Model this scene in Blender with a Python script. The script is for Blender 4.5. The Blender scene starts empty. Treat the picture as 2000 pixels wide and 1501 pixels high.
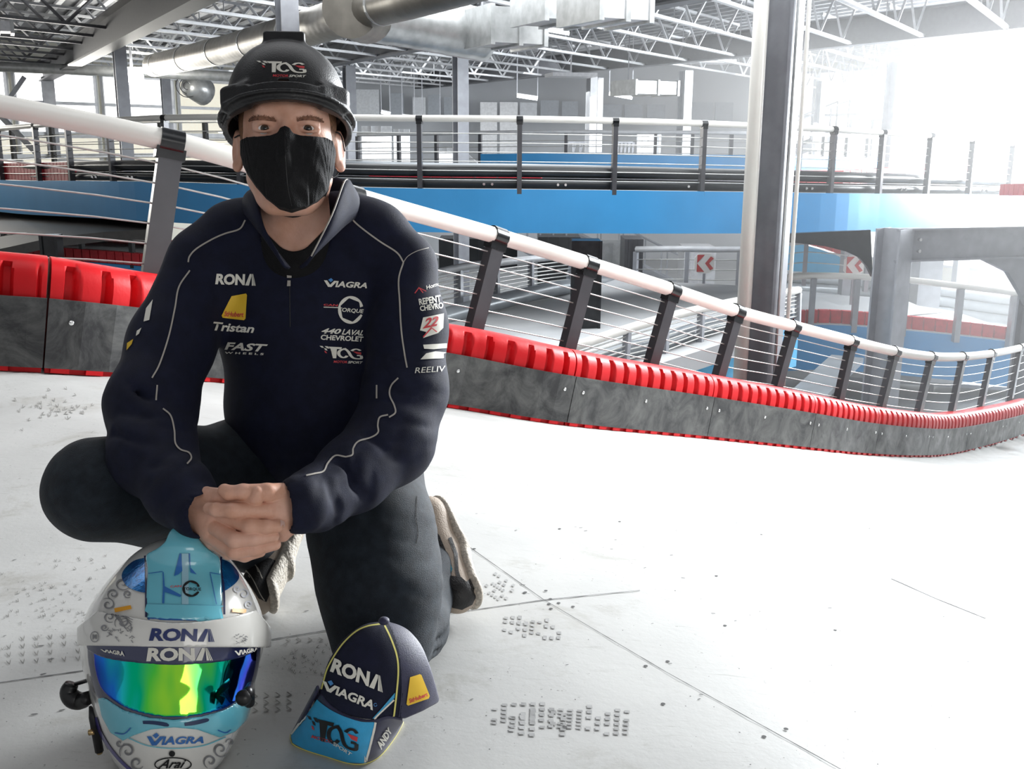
import bpy, bmesh, math, random
import numpy as np
from mathutils import Vector, Matrix
from mathutils.bvhtree import BVHTree
random.seed(7); np.random.seed(7)
SC = bpy.context.scene
COL = SC.collection
# ------------------------------------------------------------------ camera
H = 0.915                      # eye height over the flat part of the track floor
FPX = 2015.0; KZ = 1.268; CX, CY = 1000.0, 750.5
TH = math.radians(13.3); PH = 0.006
R0 = Vector((1, 0, 0)); D0 = Vector((0, -math.sin(TH), -math.cos(TH))); FW = Vector((0, math.cos(TH), -math.sin(TH)))
RX = math.cos(PH) * R0 - math.sin(PH) * D0
DN = math.sin(PH) * R0 + math.cos(PH) * D0
CAM = Vector((0, 0, H))
cam_data = bpy.data.cameras.new('camera'); cam = bpy.data.objects.new('camera', cam_data); COL.objects.link(cam)
cam_data.sensor_width = 36; cam_data.lens = FPX / 2000 * 36; cam_data.clip_end = 300; cam_data.clip_start = 0.02
m = Matrix.Identity(4)
for i in range(3):
    m[i][0] = RX[i]; m[i][1] = -DN[i]; m[i][2] = -FW[i]; m[i][3] = CAM[i]
cam.matrix_world = m
SC.camera = cam
SC.view_settings.view_transform = 'Standard'; SC.view_settings.look = 'None'
SC.cycles.max_bounces = 7; SC.cycles.diffuse_bounces = 3; SC.cycles.glossy_bounces = 3; SC.cycles.transmission_bounces = 2
SC.view_settings.exposure = 0.0; SC.view_settings.gamma = 1.0; SC.view_settings.use_curve_mapping = False
# ------------------------------------------------------------------ world, daylight and added fills
w = bpy.data.worlds.new('world'); SC.world = w; w.use_nodes = True
bg = w.node_tree.nodes['Background']; bg.inputs[0].default_value = (0.95, 0.97, 1.0, 1); bg.inputs[1].default_value = 0.42
def area(name, loc, target, sx, sy, power, color=(1, 1, 1), spread=180):
    l = bpy.data.lights.new(name, 'AREA'); l.shape = 'RECTANGLE'; l.size = sx; l.size_y = sy; l.energy = power; l.color = color; l.spread = math.radians(spread)
    o = bpy.data.objects.new(name, l); COL.objects.link(o); o.location = loc
    o.rotation_euler = (Vector(target) - Vector(loc)).to_track_quat('-Z', 'Y').to_euler()
    return o
area('daylight_right_windows', (6.2, 8.6, 2.9), (0.6, 3.4, -0.2), 4, 1.6, 720, (0.95, 0.98, 1.0), 110)
area('fill_from_behind_right', (2.3, -1.4, 1.25), (-0.5, 2.1, 0.45), 2.0, 1.4, 26, (1.0, 0.97, 0.93))  # added fill that brightens the person and helmet from the camera side
area('daylight_far_right_windows', (16, 24, 1.6), (4, 17, -1.5), 12, 4.5, 8200, (0.92, 0.97, 1.0))
area('daylight_left_windows', (-13, 25, 1.6), (-4, 6, 0), 12, 2.2, 600, (1.0, 0.97, 0.9))
area('fill_far_hall', (1, 34, 3.0), (1, 36, 0), 20, 10, 1500, (0.95, 0.98, 1.0))  # overhead fill added to brighten the back wall
area('skylight_over_track', (1.0, 15, 2.9), (0.8, 15, -2), 14, 9, 1500, (0.95, 0.98, 1.0))
area('lamps_above_track', (-1.0, 3.3, 2.8), (-1.0, 3.3, 0), 7, 1.8, 42, (0.97, 0.98, 1.0), 120)

def W(px, py, z):
    px, py, z = float(px), float(py), float(z) * KZ
    return CAM + z * FW + ((px - CX) / FPX * z) * RX + ((py - CY) / FPX * z) * DN
def L(px, z, Z):              # point in image column px at camera depth z and world height Z
    z = z * KZ
    a = (px - CX) / FPX * z
    b = (Z - H - z * FW.z - a * RX.z) / DN.z
    return CAM + z * FW + a * RX + b * DN
def G(px, py, Z):             # point where the ray through a pixel meets the height Z
    d = FW + ((px - CX) / FPX) * RX + ((py - CY) / FPX) * DN
    return CAM + d * ((Z - H) / d.z)
def sp(x): return math.log1p(math.exp(max(-40, min(40, x))))
def floor_h(x, y):
    s = x * 0.707 + (y / KZ - 1.2) * 0.707
    k = 0.22
    a = k * sp((s - 0.42) / k); b = 1.2 * sp((s - 8.2) / 1.2)
    return -0.30 * (a - b)
def ray_dir(px, py): return (FW + ((px - CX) / FPX) * RX + ((py - CY) / FPX) * DN)
def on_floor(px, py):
    d = ray_dir(px, py); t = 0.6
    for i in range(4000):
        p = CAM + d * t
        if p.z <= floor_h(p.x, p.y): return p
        t += 0.004
    return p
# ------------------------------------------------------------------ materials
def mat(name, color, rough=0.5, metal=0.0, var=0.08, scale=12.0, bump=0.0, bscale=None, emit=None, coat=0.0, spec=None, color2=None, sheen=0.0, stretch=None, alpha=None):
    m = bpy.data.materials.new(name); m.use_nodes = True
    nt = m.node_tree; b = nt.nodes['Principled BSDF']
    tc = nt.nodes.new('ShaderNodeTexCoord'); nz = nt.nodes.new('ShaderNodeTexNoise'); nz.inputs['Scale'].default_value = scale; nz.inputs['Detail'].default_value = 4
    src = tc.outputs['Object']
    if stretch:
        mp = nt.nodes.new('ShaderNodeMapping'); mp.inputs['Scale'].default_value = stretch; nt.links.new(src, mp.inputs[0]); src = mp.outputs[0]
    nt.links.new(src, nz.inputs['Vector'])
    rp = nt.nodes.new('ShaderNodeValToRGB'); nt.links.new(nz.outputs[0], rp.inputs[0])
    c2 = color2 if color2 else tuple(min(1, c * (1 + var)) for c in color); c1 = color if color2 else tuple(c * (1 - var) for c in color)
    rp.color_ramp.elements[0].position = 0.35; rp.color_ramp.elements[1].position = 0.68
    rp.color_ramp.elements[0].color = (*c1, 1); rp.color_ramp.elements[1].color = (*c2, 1)
    nt.links.new(rp.outputs[0], b.inputs['Base Color'])
    b.inputs['Roughness'].default_value = rough; b.inputs['Metallic'].default_value = metal
    if coat: b.inputs['Coat Weight'].default_value = coat; b.inputs['Coat Roughness'].default_value = 0.05
    if spec is not None: b.inputs['Specular IOR Level'].default_value = spec
    if sheen: b.inputs['Sheen Weight'].default_value = sheen; b.inputs['Sheen Roughness'].default_value = 0.5
    if bump:
        n2 = nt.nodes.new('ShaderNodeTexNoise'); n2.inputs['Scale'].default_value = bscale or scale * 6; n2.inputs['Detail'].default_value = 3
        nt.links.new(src, n2.inputs['Vector'])
        bp = nt.nodes.new('ShaderNodeBump'); bp.inputs['Strength'].default_value = bump; bp.inputs['Distance'].default_value = 0.01
        nt.links.new(n2.outputs[0], bp.inputs['Height']); nt.links.new(bp.outputs[0], b.inputs['Normal'])
    if emit:
        b.inputs['Emission Color'].default_value = (*emit[0], 1); b.inputs['Emission Strength'].default_value = emit[1]
    return m
M = {}
M['steel'] = mat('painted_grey_steel', (0.33, 0.34, 0.37), 0.35, 0.3, 0.1, 5)
M['steel_dark'] = mat('dark_steel', (0.08, 0.08, 0.088), 0.3, 0.4, 0.1, 5)
M['black_steel'] = mat('black_steel', (0.018, 0.019, 0.021), 0.22, 0.2, 0.2, 9)
M['white_tube'] = mat('cream_white_tube', (0.80, 0.78, 0.73), 0.32, 0, 0.03, 3)
M['cable'] = mat('galvanised_cable', (0.62, 0.62, 0.60), 0.35, 0.5, 0.08, 30)
M['blue'] = mat('blue_skirt', (0.05, 0.29, 0.60), 0.3, 0.2, 0.05, 1.2)
M['blue_light'] = mat('light_blue_skirt', (0.05, 0.42, 0.72), 0.3, 0.1, 0.05, 1.2)
M['red'] = mat('red_barrier_plastic', (0.55, 0.008, 0.012), 0.45, 0, 0.08, 4, bump=0.06, bscale=60, spec=0.22)
M['red_far'] = mat('red_kerb_plastic', (0.50, 0.02, 0.03), 0.45, 0, 0.15, 9)
M['slab'] = mat('track_deck', (0.30, 0.31, 0.32), 0.6, 0, 0.12, 1.1, bump=0.05)
M['slab_light'] = mat('pale_track_deck', (0.55, 0.56, 0.57), 0.55, 0, 0.08, 1.1)
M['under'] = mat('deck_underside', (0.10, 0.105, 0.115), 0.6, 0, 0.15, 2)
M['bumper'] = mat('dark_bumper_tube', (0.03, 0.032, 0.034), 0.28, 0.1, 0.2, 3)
M['bumper_grey'] = mat('grey_bumper_tube', (0.26, 0.28, 0.30), 0.32, 0.2, 0.1, 3)
M['galv'] = mat('galvanised_duct', (0.46, 0.47, 0.47), 0.34, 0.65, 0.15, 7)
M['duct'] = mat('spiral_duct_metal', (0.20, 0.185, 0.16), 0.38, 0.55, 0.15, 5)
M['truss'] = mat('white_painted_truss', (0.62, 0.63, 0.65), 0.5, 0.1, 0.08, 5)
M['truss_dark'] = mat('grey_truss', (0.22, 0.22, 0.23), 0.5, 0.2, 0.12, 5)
M['lamp'] = mat('lit_tube', (1, 1, 1), 0.5, emit=((0.93, 0.96, 1), 7.0))
M['lampbox'] = mat('lamp_reflector', (0.8, 0.8, 0.82), 0.4, 0.2)
M['bolt'] = mat('zinc_bolt', (0.75, 0.75, 0.74), 0.2, 0.9)
M['redbox'] = mat('alarm_red', (0.55, 0.03, 0.03), 0.4, 0, 0.06)
M['whitep'] = mat('white_print', (0.85, 0.84, 0.80), 0.5, 0, 0.02)
# ------------------------------------------------------------------ object helpers
def tag(o, label=None, cat=None, group=None, kind=None):
    if label: o['label'] = label
    if cat: o['category'] = cat
    if group: o['group'] = group
    if kind: o['kind'] = kind
    return o
def empty(name, loc=(0, 0, 0)):
    o = bpy.data.objects.new(name, None); COL.objects.link(o); o.location = loc; o.empty_display_size = 0.1
    return o
def mesh_obj(name, verts, faces, material, parent=None, smooth=False, mats=None, fm=None, auto=None):
    me = bpy.data.meshes.new(name); me.from_pydata([tuple(v) for v in verts], [], [tuple(f) for f in faces])
    for mm in (mats or [material]): me.materials.append(mm)
    if fm is not None: me.polygons.foreach_set('material_index', np.asarray(fm, dtype=np.int32))
    if smooth: me.polygons.foreach_set('use_smooth', np.ones(len(me.polygons), dtype=bool))
    me.update()
    o = bpy.data.objects.new(name, me); COL.objects.link(o)
    if parent is not None:
        o.parent = parent; o.matrix_parent_inverse = Matrix.Identity(4)
        # vertices are given in world space: shift by all the parents' locations
        off = Vector((0, 0, 0)); q = parent
        while q is not None: off += Vector(q.location); q = q.parent
        if off.length > 0:
            o.location = -off + Vector((0, 0, 0))
            me.transform(Matrix.Identity(4))
    if auto:
        me.polygons.foreach_set('use_smooth', np.ones(len(me.polygons), dtype=bool))
        try: me.set_sharp_from_angle(angle=math.radians(auto))
        except Exception: pass
    return o
class MB:
    """collects shapes in world space and links them as one mesh object"""
    def __init__(s): s.v = []; s.f = []
    def add(s, v, f):
        n = len(s.v); s.v += [tuple(x) for x in v]; s.f += [tuple(i + n for i in q) for q in f]
        return s
    def box(s, c, ax, ay, az):      # centre and three half-axis vectors
        c = Vector(c); v = []
        for i in (-1, 1):
            for j in (-1, 1):
                for k in (-1, 1): v.append(c + i * Vector(ax) + j * Vector(ay) + k * Vector(az))
        return s.add(v, [(0, 1, 3, 2), (4, 6, 7, 5), (0, 4, 5, 1), (2, 3, 7, 6), (0, 2, 6, 4), (1, 5, 7, 3)])
    def bar(s, a, b, w, h=None, up=(0, 0, 1)):   # rectangular bar from a to b
        a, b = Vector(a), Vector(b); d = (b - a); n = d.normalized(); h = h or w
        u = Vector(up)
        if abs(u.dot(n)) > 0.98: u = Vector((0, 1, 0))
        x = n.cross(u).normalized(); y = x.cross(n).normalized()
        return s.box((a + b) / 2, d / 2, x * w / 2, y * h / 2)
    def tube(s, pts, r, seg=10, cap=True):
        pts = [Vector(p) for p in pts]; n = len(pts); v = []; f = []
        t0 = (pts[1] - pts[0]).normalized(); x = t0.orthogonal().normalized()
        for i, p in enumerate(pts):
            t = ((pts[min(i + 1, n - 1)] - pts[max(i - 1, 0)])).normalized()
            x = (x - t * x.dot(t)).normalized(); y = t.cross(x)
            rr = r[i] if hasattr(r, '__len__') else r
            for k in range(seg):
                a = 2 * math.pi * k / seg; v.append(p + rr * (math.cos(a) * x + math.sin(a) * y))
        for i in range(n - 1):
            for k in range(seg): f.append((i * seg + k, i * seg + (k + 1) % seg, (i + 1) * seg + (k + 1) % seg, (i + 1) * seg + k))
        if cap: f.append(tuple(range(seg))[::-1]); f.append(tuple((n - 1) * seg + k for k in range(seg)))
        return s.add(v, f)
    def grid(s, rows):              # rows of points
        n, m_ = len(rows), len(rows[0]); v = [p for r in rows for p in r]
        return s.add(v, [(i * m_ + j, i * m_ + j + 1, (i + 1) * m_ + j + 1, (i + 1) * m_ + j) for i in range(n - 1) for j in range(m_ - 1)])
    def build(s, name, material, parent=None, smooth=False, auto=None):
        return mesh_obj(name, s.v, s.f, material, parent, smooth, auto=auto)
def catmull(pts, n=8):
    pts = [Vector(p) for p in pts]; out = []
    P = [pts[0] * 2 - pts[1]] + pts + [pts[-1] * 2 - pts[-2]]
    for i in range(1, len(P) - 2):
        a, b, c, d = P[i - 1:i + 3]
        for k in range(n):
            t = k / n; out.append(0.5 * ((2 * b) + (c - a) * t + (2 * a - 5 * b + 4 * c - d) * t * t + (3 * b - a - 3 * c + d) * t ** 3))
    out.append(pts[-1]); return out
def arclen(pts):
    s = [0]
    for a, b in zip(pts, pts[1:]): s.append(s[-1] + (Vector(b) - Vector(a)).length)
    return s
def at_len(pts, S, s):
    s = float(s)
    s = max(0, min(S[-1] - 1e-6, s)); lo = 0
    import bisect
    lo = max(0, bisect.bisect_right(S, s) - 1); lo = min(lo, len(pts) - 2)
    t = (s - S[lo]) / max(1e-9, S[lo + 1] - S[lo]); p = pts[lo].lerp(pts[lo + 1], t)
    return p, (pts[lo + 1] - pts[lo]).normalized()
UP = Vector((0, 0, 1))
# ================================================================== track floor
def floor_mat():
    m = bpy.data.materials.new('pale_track_boards'); m.use_nodes = True; nt = m.node_tree; N = nt.nodes; K = nt.links
    b = N['Principled BSDF']; tc = N.new('ShaderNodeTexCoord')
    def noise(sc, det=5, rough=0.6, vec=None, dist=0):
        n = N.new('ShaderNodeTexNoise'); n.inputs['Scale'].default_value = sc; n.inputs['Detail'].default_value = det; n.inputs['Roughness'].default_value = rough; n.inputs['Distortion'].default_value = dist
        K.new(vec or tc.outputs['Object'], n.inputs['Vector']); return n.outputs[0]
    def ramp(src, p0, p1, c0, c1):
        r = N.new('ShaderNodeValToRGB'); r.color_ramp.elements[0].position = p0; r.color_ramp.elements[1].position = p1
        r.color_ramp.elements[0].color = c0; r.color_ramp.elements[1].color = c1; K.new(src, r.inputs[0]); return r.outputs[0]
    def mul(a, bb, f=1.0):
        x = N.new('ShaderNodeMixRGB'); x.blend_type = 'MULTIPLY'; x.inputs[0].default_value = f; K.new(a, x.inputs[1]); K.new(bb, x.inputs[2]); return x.outputs[0]
    base = ramp(noise(1.7, 6), 0.3, 0.75, (0.42, 0.42, 0.408, 1), (0.55, 0.55, 0.533, 1))
    blot = ramp(noise(4.2, 8, 0.7, dist=0.4), 0.56, 0.72, (1, 1, 1, 1), (0.74, 0.72, 0.68, 1))
    speck = ramp(noise(95, 3, 0.6), 0.27, 0.34, (0.45, 0.44, 0.43, 1), (1, 1, 1, 1))
    gate = ramp(noise(2.3, 3), 0.42, 0.56, (0, 0, 0, 1), (1, 1, 1, 1))
    gm = N.new('ShaderNodeMixRGB'); K.new(gate, gm.inputs[0]); gm.inputs[1].default_value = (1, 1, 1, 1); K.new(speck, gm.inputs[2])
    mp = N.new('ShaderNodeMapping'); mp.inputs['Rotation'].default_value = (0, 0, 0.6); mp.inputs['Scale'].default_value = (1, 9, 1); K.new(tc.outputs['Object'], mp.inputs[0])
    scuff = ramp(noise(7, 6, 0.75, mp.outputs[0]), 0.60, 0.70, (1, 1, 1, 1), (0.70, 0.69, 0.67, 1))
    # blotches, specks and scuffs multiplied into the board tone
    c = mul(mul(mul(base, blot), gm.outputs[0]), scuff, 0.8)
    sx = N.new('ShaderNodeSeparateXYZ'); K.new(tc.outputs['Object'], sx.inputs[0])
    K.new(c, b.inputs['Base Color']); b.inputs['Roughness'].default_value = 0.5; b.inputs['Specular IOR Level'].default_value = 0.35
    bp = N.new('ShaderNodeBump'); bp.inputs['Strength'].default_value = 0.12; bp.inputs['Distance'].default_value = 0.004
    K.new(noise(60, 5), bp.inputs['Height']); K.new(bp.outputs[0], b.inputs['Normal'])
    return m
BAR = [(-330, 712, 3.02), (-150, 716, 3.04), (0, 725, 3.10), (85, 729, 3.14), (200, 736, 3.25), (300, 741, 3.40), (430, 748, 3.62), (650, 768, 3.98), (880, 797, 4.37), (1108, 832, 4.70), (1385, 858, 5.55), (1585, 879, 6.40), (1690, 889, 7.15), (1790, 893, 7.95), (1860, 888, 8.8), (1950, 866, 9.9), (2010, 846, 10.8), (2080, 815, 12.2)]
bar_pts = catmull([W(*p) for p in BAR], 8)
def side(t):                       # horizontal direction away from the track
    n = Vector((t.y, -t.x, 0)).normalized()
    return -n if n.y < 0 or (n.x > 0 and n.y < 0.2 and False) else n
bar_S = arclen(bar_pts)
# the floor follows the barrier's foot: a ruled sheet from the barrier line down to the near edge
fl = MB(); rows = []
near = []
nb = len(bar_pts)
for i, p in enumerate(bar_pts):
    pt, t = at_len(bar_pts, bar_S, bar_S[i]); t2 = Vector((t.x, t.y, 0)).normalized()
    out = Vector((-t2.y, t2.x, 0))                      # left of travel = away from camera
    near.append(p + out * 0.10)
def edge_height(x, y): return floor_h(x, y)
import bisect
bxy = np.array([(p.x, p.y, p.z) for p in bar_pts])
def surf_h(x, y):
    """floor height: analytic ramp blended to the barrier foot heights close to it"""
    d = np.hypot(bxy[:, 0] - x, bxy[:, 1] - y); i = int(d.argmin()); dd = d[i]
    dh = bxy[i, 2] - floor_h(bxy[i, 0], bxy[i, 1])
    return floor_h(x, y) + dh * math.exp(-(dd / 0.9) ** 2)
NU = 150; NV = 46
nearline = [Vector((-3.2 + 9.5 * (i / (NU - 1)) ** 1.1, -0.6 - 0.2 * (i / (NU - 1)), 0)) for i in range(NU)]
for j in range(NV + 1):
    row = []
    v = j / NV
    for i in range(NU):
        s = bar_S[-1] * (i / (NU - 1)); p, t = at_len(bar_pts, bar_S, s)
        t2 = Vector((t.x, t.y, 0)).normalized(); q = Vector((p.x, p.y, 0)) + Vector((-t2.y, t2.x, 0)) * 0.34
        a = nearline[i]; x = a.x + (q.x - a.x) * v; y = a.y + (q.y - a.y) * v
        row.append((x, y, surf_h(x, y)))
    rows.append(row)
fl.grid(rows)
FLM = floor_mat()
floor_o = fl.build('floor', FLM, smooth=True); floor_o['kind'] = 'structure'
bvh_floor = BVHTree.FromPolygons([Vector(v) for v in fl.v], fl.f)
def floor_hit(px, py):
    h = bvh_floor.ray_cast(CAM, ray_dir(px, py).normalized()); return h[0], h[1]
# seams, screws, tread prints on the boards (thin marks lying on the floor)
M['seam'] = mat('board_seam', (0.10, 0.10, 0.10), 0.8)
M['print'] = mat('dusty_print', (0.25, 0.245, 0.23), 0.8, 0, 0.3, 30)
M['print2'] = mat('faint_print', (0.35, 0.35, 0.345), 0.8, 0, 0.2, 30)
def floor_strip(path, w):
    mb = MB(); pts = []
    for a, b in zip(path, path[1:]):
        n = max(2, int(math.hypot(b[0] - a[0], b[1] - a[1]) / 12))
        for k in range(n): pts.append((a[0] + (b[0] - a[0]) * k / n, a[1] + (b[1] - a[1]) * k / n))
    pts.append(path[-1]); L_, R_ = [], []
    P = [floor_hit(*p)[0] for p in pts]; P = [p + UP * 0.0012 for p in P if p]
    for i, p in enumerate(P):
        t = (P[min(i + 1, len(P) - 1)] - P[max(i - 1, 0)]).normalized(); n = t.cross(UP).normalized()
        ww = w * (0.7 + 0.6 * random.random()); L_.append(p + n * ww / 2); R_.append(p - n * ww / 2)
    mb.grid([L_, R_]); return mb
sm = floor_strip([(-60, 1342), (155, 1311), (640, 1231), (935, 1190), (1060, 1172), (1250, 1153)], 0.0028)
s2 = floor_strip([(905, 1060), (1060, 1170), (1300, 1312), (1700, 1535)], 0.0018); sm.add(s2.v, s2.f)
s3 = floor_strip([(1740, 1130), (1830, 1170), (1925, 1208)], 0.006); sm.add(s3.v, s3.f)
o = sm.build('board_seams', M['seam'], floor_o); 
def blob(mb, px, py, r, n=8, sq=1.0, rot=0, h=0.0013):
    c, nn = floor_hit(px, py)
    if c is None: return
    v = [c + UP * h + Vector((math.cos(rot) * r * math.cos(a) - math.sin(rot) * r * sq * math.sin(a), math.sin(rot) * r * math.cos(a) + math.cos(rot) * r * sq * math.sin(a), 0)) for a in [2 * math.pi * k / n for k in range(n)]]
    v = [Vector((q.x, q.y, surf_h(q.x, q.y) + h)) if bvh_floor is None else q for q in v]
    mb.add(v, [tuple(range(n))])
mb = MB()
for px, py in [(1024, 1158), (1026, 1157), (1066, 1154), (1075, 1170), (1072, 1180), (1076, 1189), (1119, 1185), (1091, 1178), (1261, 1301), (1304, 1292), (1492, 1439), (1535, 1424), (1295, 1375), (926, 1072), (1416, 1222), (1487, 1044), (1210, 1019), (1093, 1033), (1698, 1032), (1631, 1231), (1399, 1125), (1103, 1421)]:
    blob(mb, px, py, 0.0042 if py > 1150 else 0.0045)
for k in range(260):
    px = random.uniform(0, 2000); py = random.uniform(960, 1495)
    blob(mb, px, py, random.uniform(0.0006, 0.002), 5, random.uniform(.4, 1), random.uniform(0, 3))
for k in range(60):
    px = random.uniform(0, 2000); py = random.uniform(900, 1400)
    blob(mb, px, py, random.uniform(0.003, 0.007), 6, .3, random.uniform(-.3, .6))
mb.build('screw_heads', M['seam'], floor_o)
def sq_print(mb, quad):
    v = []
    for q in quad:
        c = floor_hit(*q)[0]
        if c is None: return
        v.append(c + UP * 0.0011)
    mb.add(v, [tuple(range(len(v)))])
pm = MB()
def sole(cx, cy, ln, wd, ang, nx=12, ny=5, dens=0.9, sk=0.5):
    ca, sa = math.cos(ang), math.sin(ang)
    for i in range(nx):
        for j in range(ny):
            u = (i + .5) / nx * 2 - 1; v = (j + .5) / ny * 2 - 1
            wloc = 1 - 0.35 * abs(u - 0.1) ** 2 - (0.38 if -0.05 < u < 0.35 else 0)
            if abs(v) > 1 or random.random() > dens: continue
            x = u * ln; y = v * wd * wloc; hw = ln / nx * 0.62; hh = wd * wloc / ny * 0.6
            q = [(x - hw, y - hh), (x + hw * .8, y - hh), (x + hw, y + hh), (x - hw * .8, y + hh)]
            q = [(cx + a * ca - b * sa, cy + (a * sa + b * ca) * 1.0) for a, b in q]
            sq_print(pm, q)
sole(1095, 1403, 138, 33, 0.06, 15, 6, 0.8)
pm.build('shoe_print', M['print2'], floor_o)
pm = MB()
sole(975, 1148, 24, 30, -1.0, 5, 6, 0.8); sole(1040, 1225, 60, 24, 0.12, 9, 4, 0.7)
sole(1050, 1412, 60, 30, 0.05, 6, 5, 0.6)
pm.build('shoe_print', M['print2'], floor_o)
pm = MB()
def chev(cx, cy, s, ang=0.0):
    ca, sa = math.cos(ang), math.sin(ang)
    for sg in (-1, 1):
        q = [(-s, sg * s * .62), (-s * .5, sg * s * .62), (s * .55, 0), (s * .1, 0)]
        sq_print(pm, [(cx + a * ca - b * sa, cy + a * sa + b * ca) for a, b in q])
for i in range(5): chev(565 + i * 21, 1251 + i * -0.5, 7)
for r in range(3):
    for i in range(4): chev(500 + i * 22, 1360 + r * 14 - i, 8, 0.1)
for r in range(4):
    for i in range(6):
        if random.random() < 0.75: chev(18 + i * 27, 1250 + r * 15 - i * 1.5, 7, 1.3)
for k in range(130):
    chev(random.gauss(120, 80), random.gauss(1180, 45), random.uniform(2, 5), random.uniform(0, 3))
for k in range(60): chev(random.gauss(590, 45), random.gauss(1290, 18), random.uniform(2, 5), random.uniform(0, 3))
for k in range(40): chev(random.gauss(110, 50), random.gauss(800, 15), random.uniform(3, 6), random.uniform(0, 3))
pm.build('tyre_print', M['print'], floor_o)

# ================================================================== barrier of red blocks with black facing boards
bm_ = bpy.data.materials.new('scuffed_black_board'); bm_.use_nodes = True
def _bb(m):
    nt = m.node_tree; N = nt.nodes; K = nt.links; b = N['Principled BSDF']; tc = N.new('ShaderNodeTexCoord')
    n1 = N.new('ShaderNodeTexNoise'); n1.inputs['Scale'].default_value = 5; n1.inputs['Detail'].default_value = 9; n1.inputs['Roughness'].default_value = 0.72; n1.inputs['Distortion'].default_value = 0.7; K.new(tc.outputs['Object'], n1.inputs[0])
    r = N.new('ShaderNodeValToRGB'); r.color_ramp.elements[0].position = 0.38; r.color_ramp.elements[1].position = 0.72; r.color_ramp.elements[0].color = (0.018, 0.018, 0.020, 1); r.color_ramp.elements[1].color = (0.13, 0.13, 0.125, 1); K.new(n1.outputs[0], r.inputs[0])
    K.new(r.outputs[0], b.inputs['Base Color']); b.inputs['Roughness'].default_value = 0.42
    n2 = N.new('ShaderNodeTexNoise'); n2.inputs['Scale'].default_value = 3; n2.inputs['Detail'].default_value = 8; n2.inputs['Distortion'].default_value = 1.5; K.new(tc.outputs['Object'], n2.inputs[0])
    r2 = N.new('ShaderNodeMapRange'); r2.inputs['From Min'].default_value = .3; r2.inputs['From Max'].default_value = .7; r2.inputs['To Min'].default_value = .3; r2.inputs['To Max'].default_value = .62; K.new(n2.outputs[0], r2.inputs[0]); K.new(r2.outputs[0], b.inputs['Roughness'])
_bb(bm_); M['board'] = bm_
PROF = [(0.0, 0.0), (0.0, 0.10), (0.0, 0.20), (0.0, 0.29), (0.0, 0.33), (0.004, 0.365), (0.014, 0.395), (0.032, 0.418), (0.058, 0.434), (0.09, 0.44), (0.15, 0.438), (0.20, 0.43), (0.215, 0.40), (0.22, 0.20), (0.22, 0.0)]
PITCH = 0.125; MODN = 11; MOD = PITCH * MODN + 0.03
def bar_frame(s):
    p, t = at_len(bar_pts, bar_S, s); p2, t2_ = at_len(bar_pts, bar_S, min(bar_S[-1] - 1e-3, s + 0.12)); p0, t0_ = at_len(bar_pts, bar_S, max(0, s - 0.12))
    t = (p2 - p0).normalized(); th = Vector((t.x, t.y, 0)).normalized(); out = Vector((-th.y, th.x, 0)); up = t.cross(out) * -1
    if up.z < 0: up = -up
    return p, t, out, up.normalized()
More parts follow.
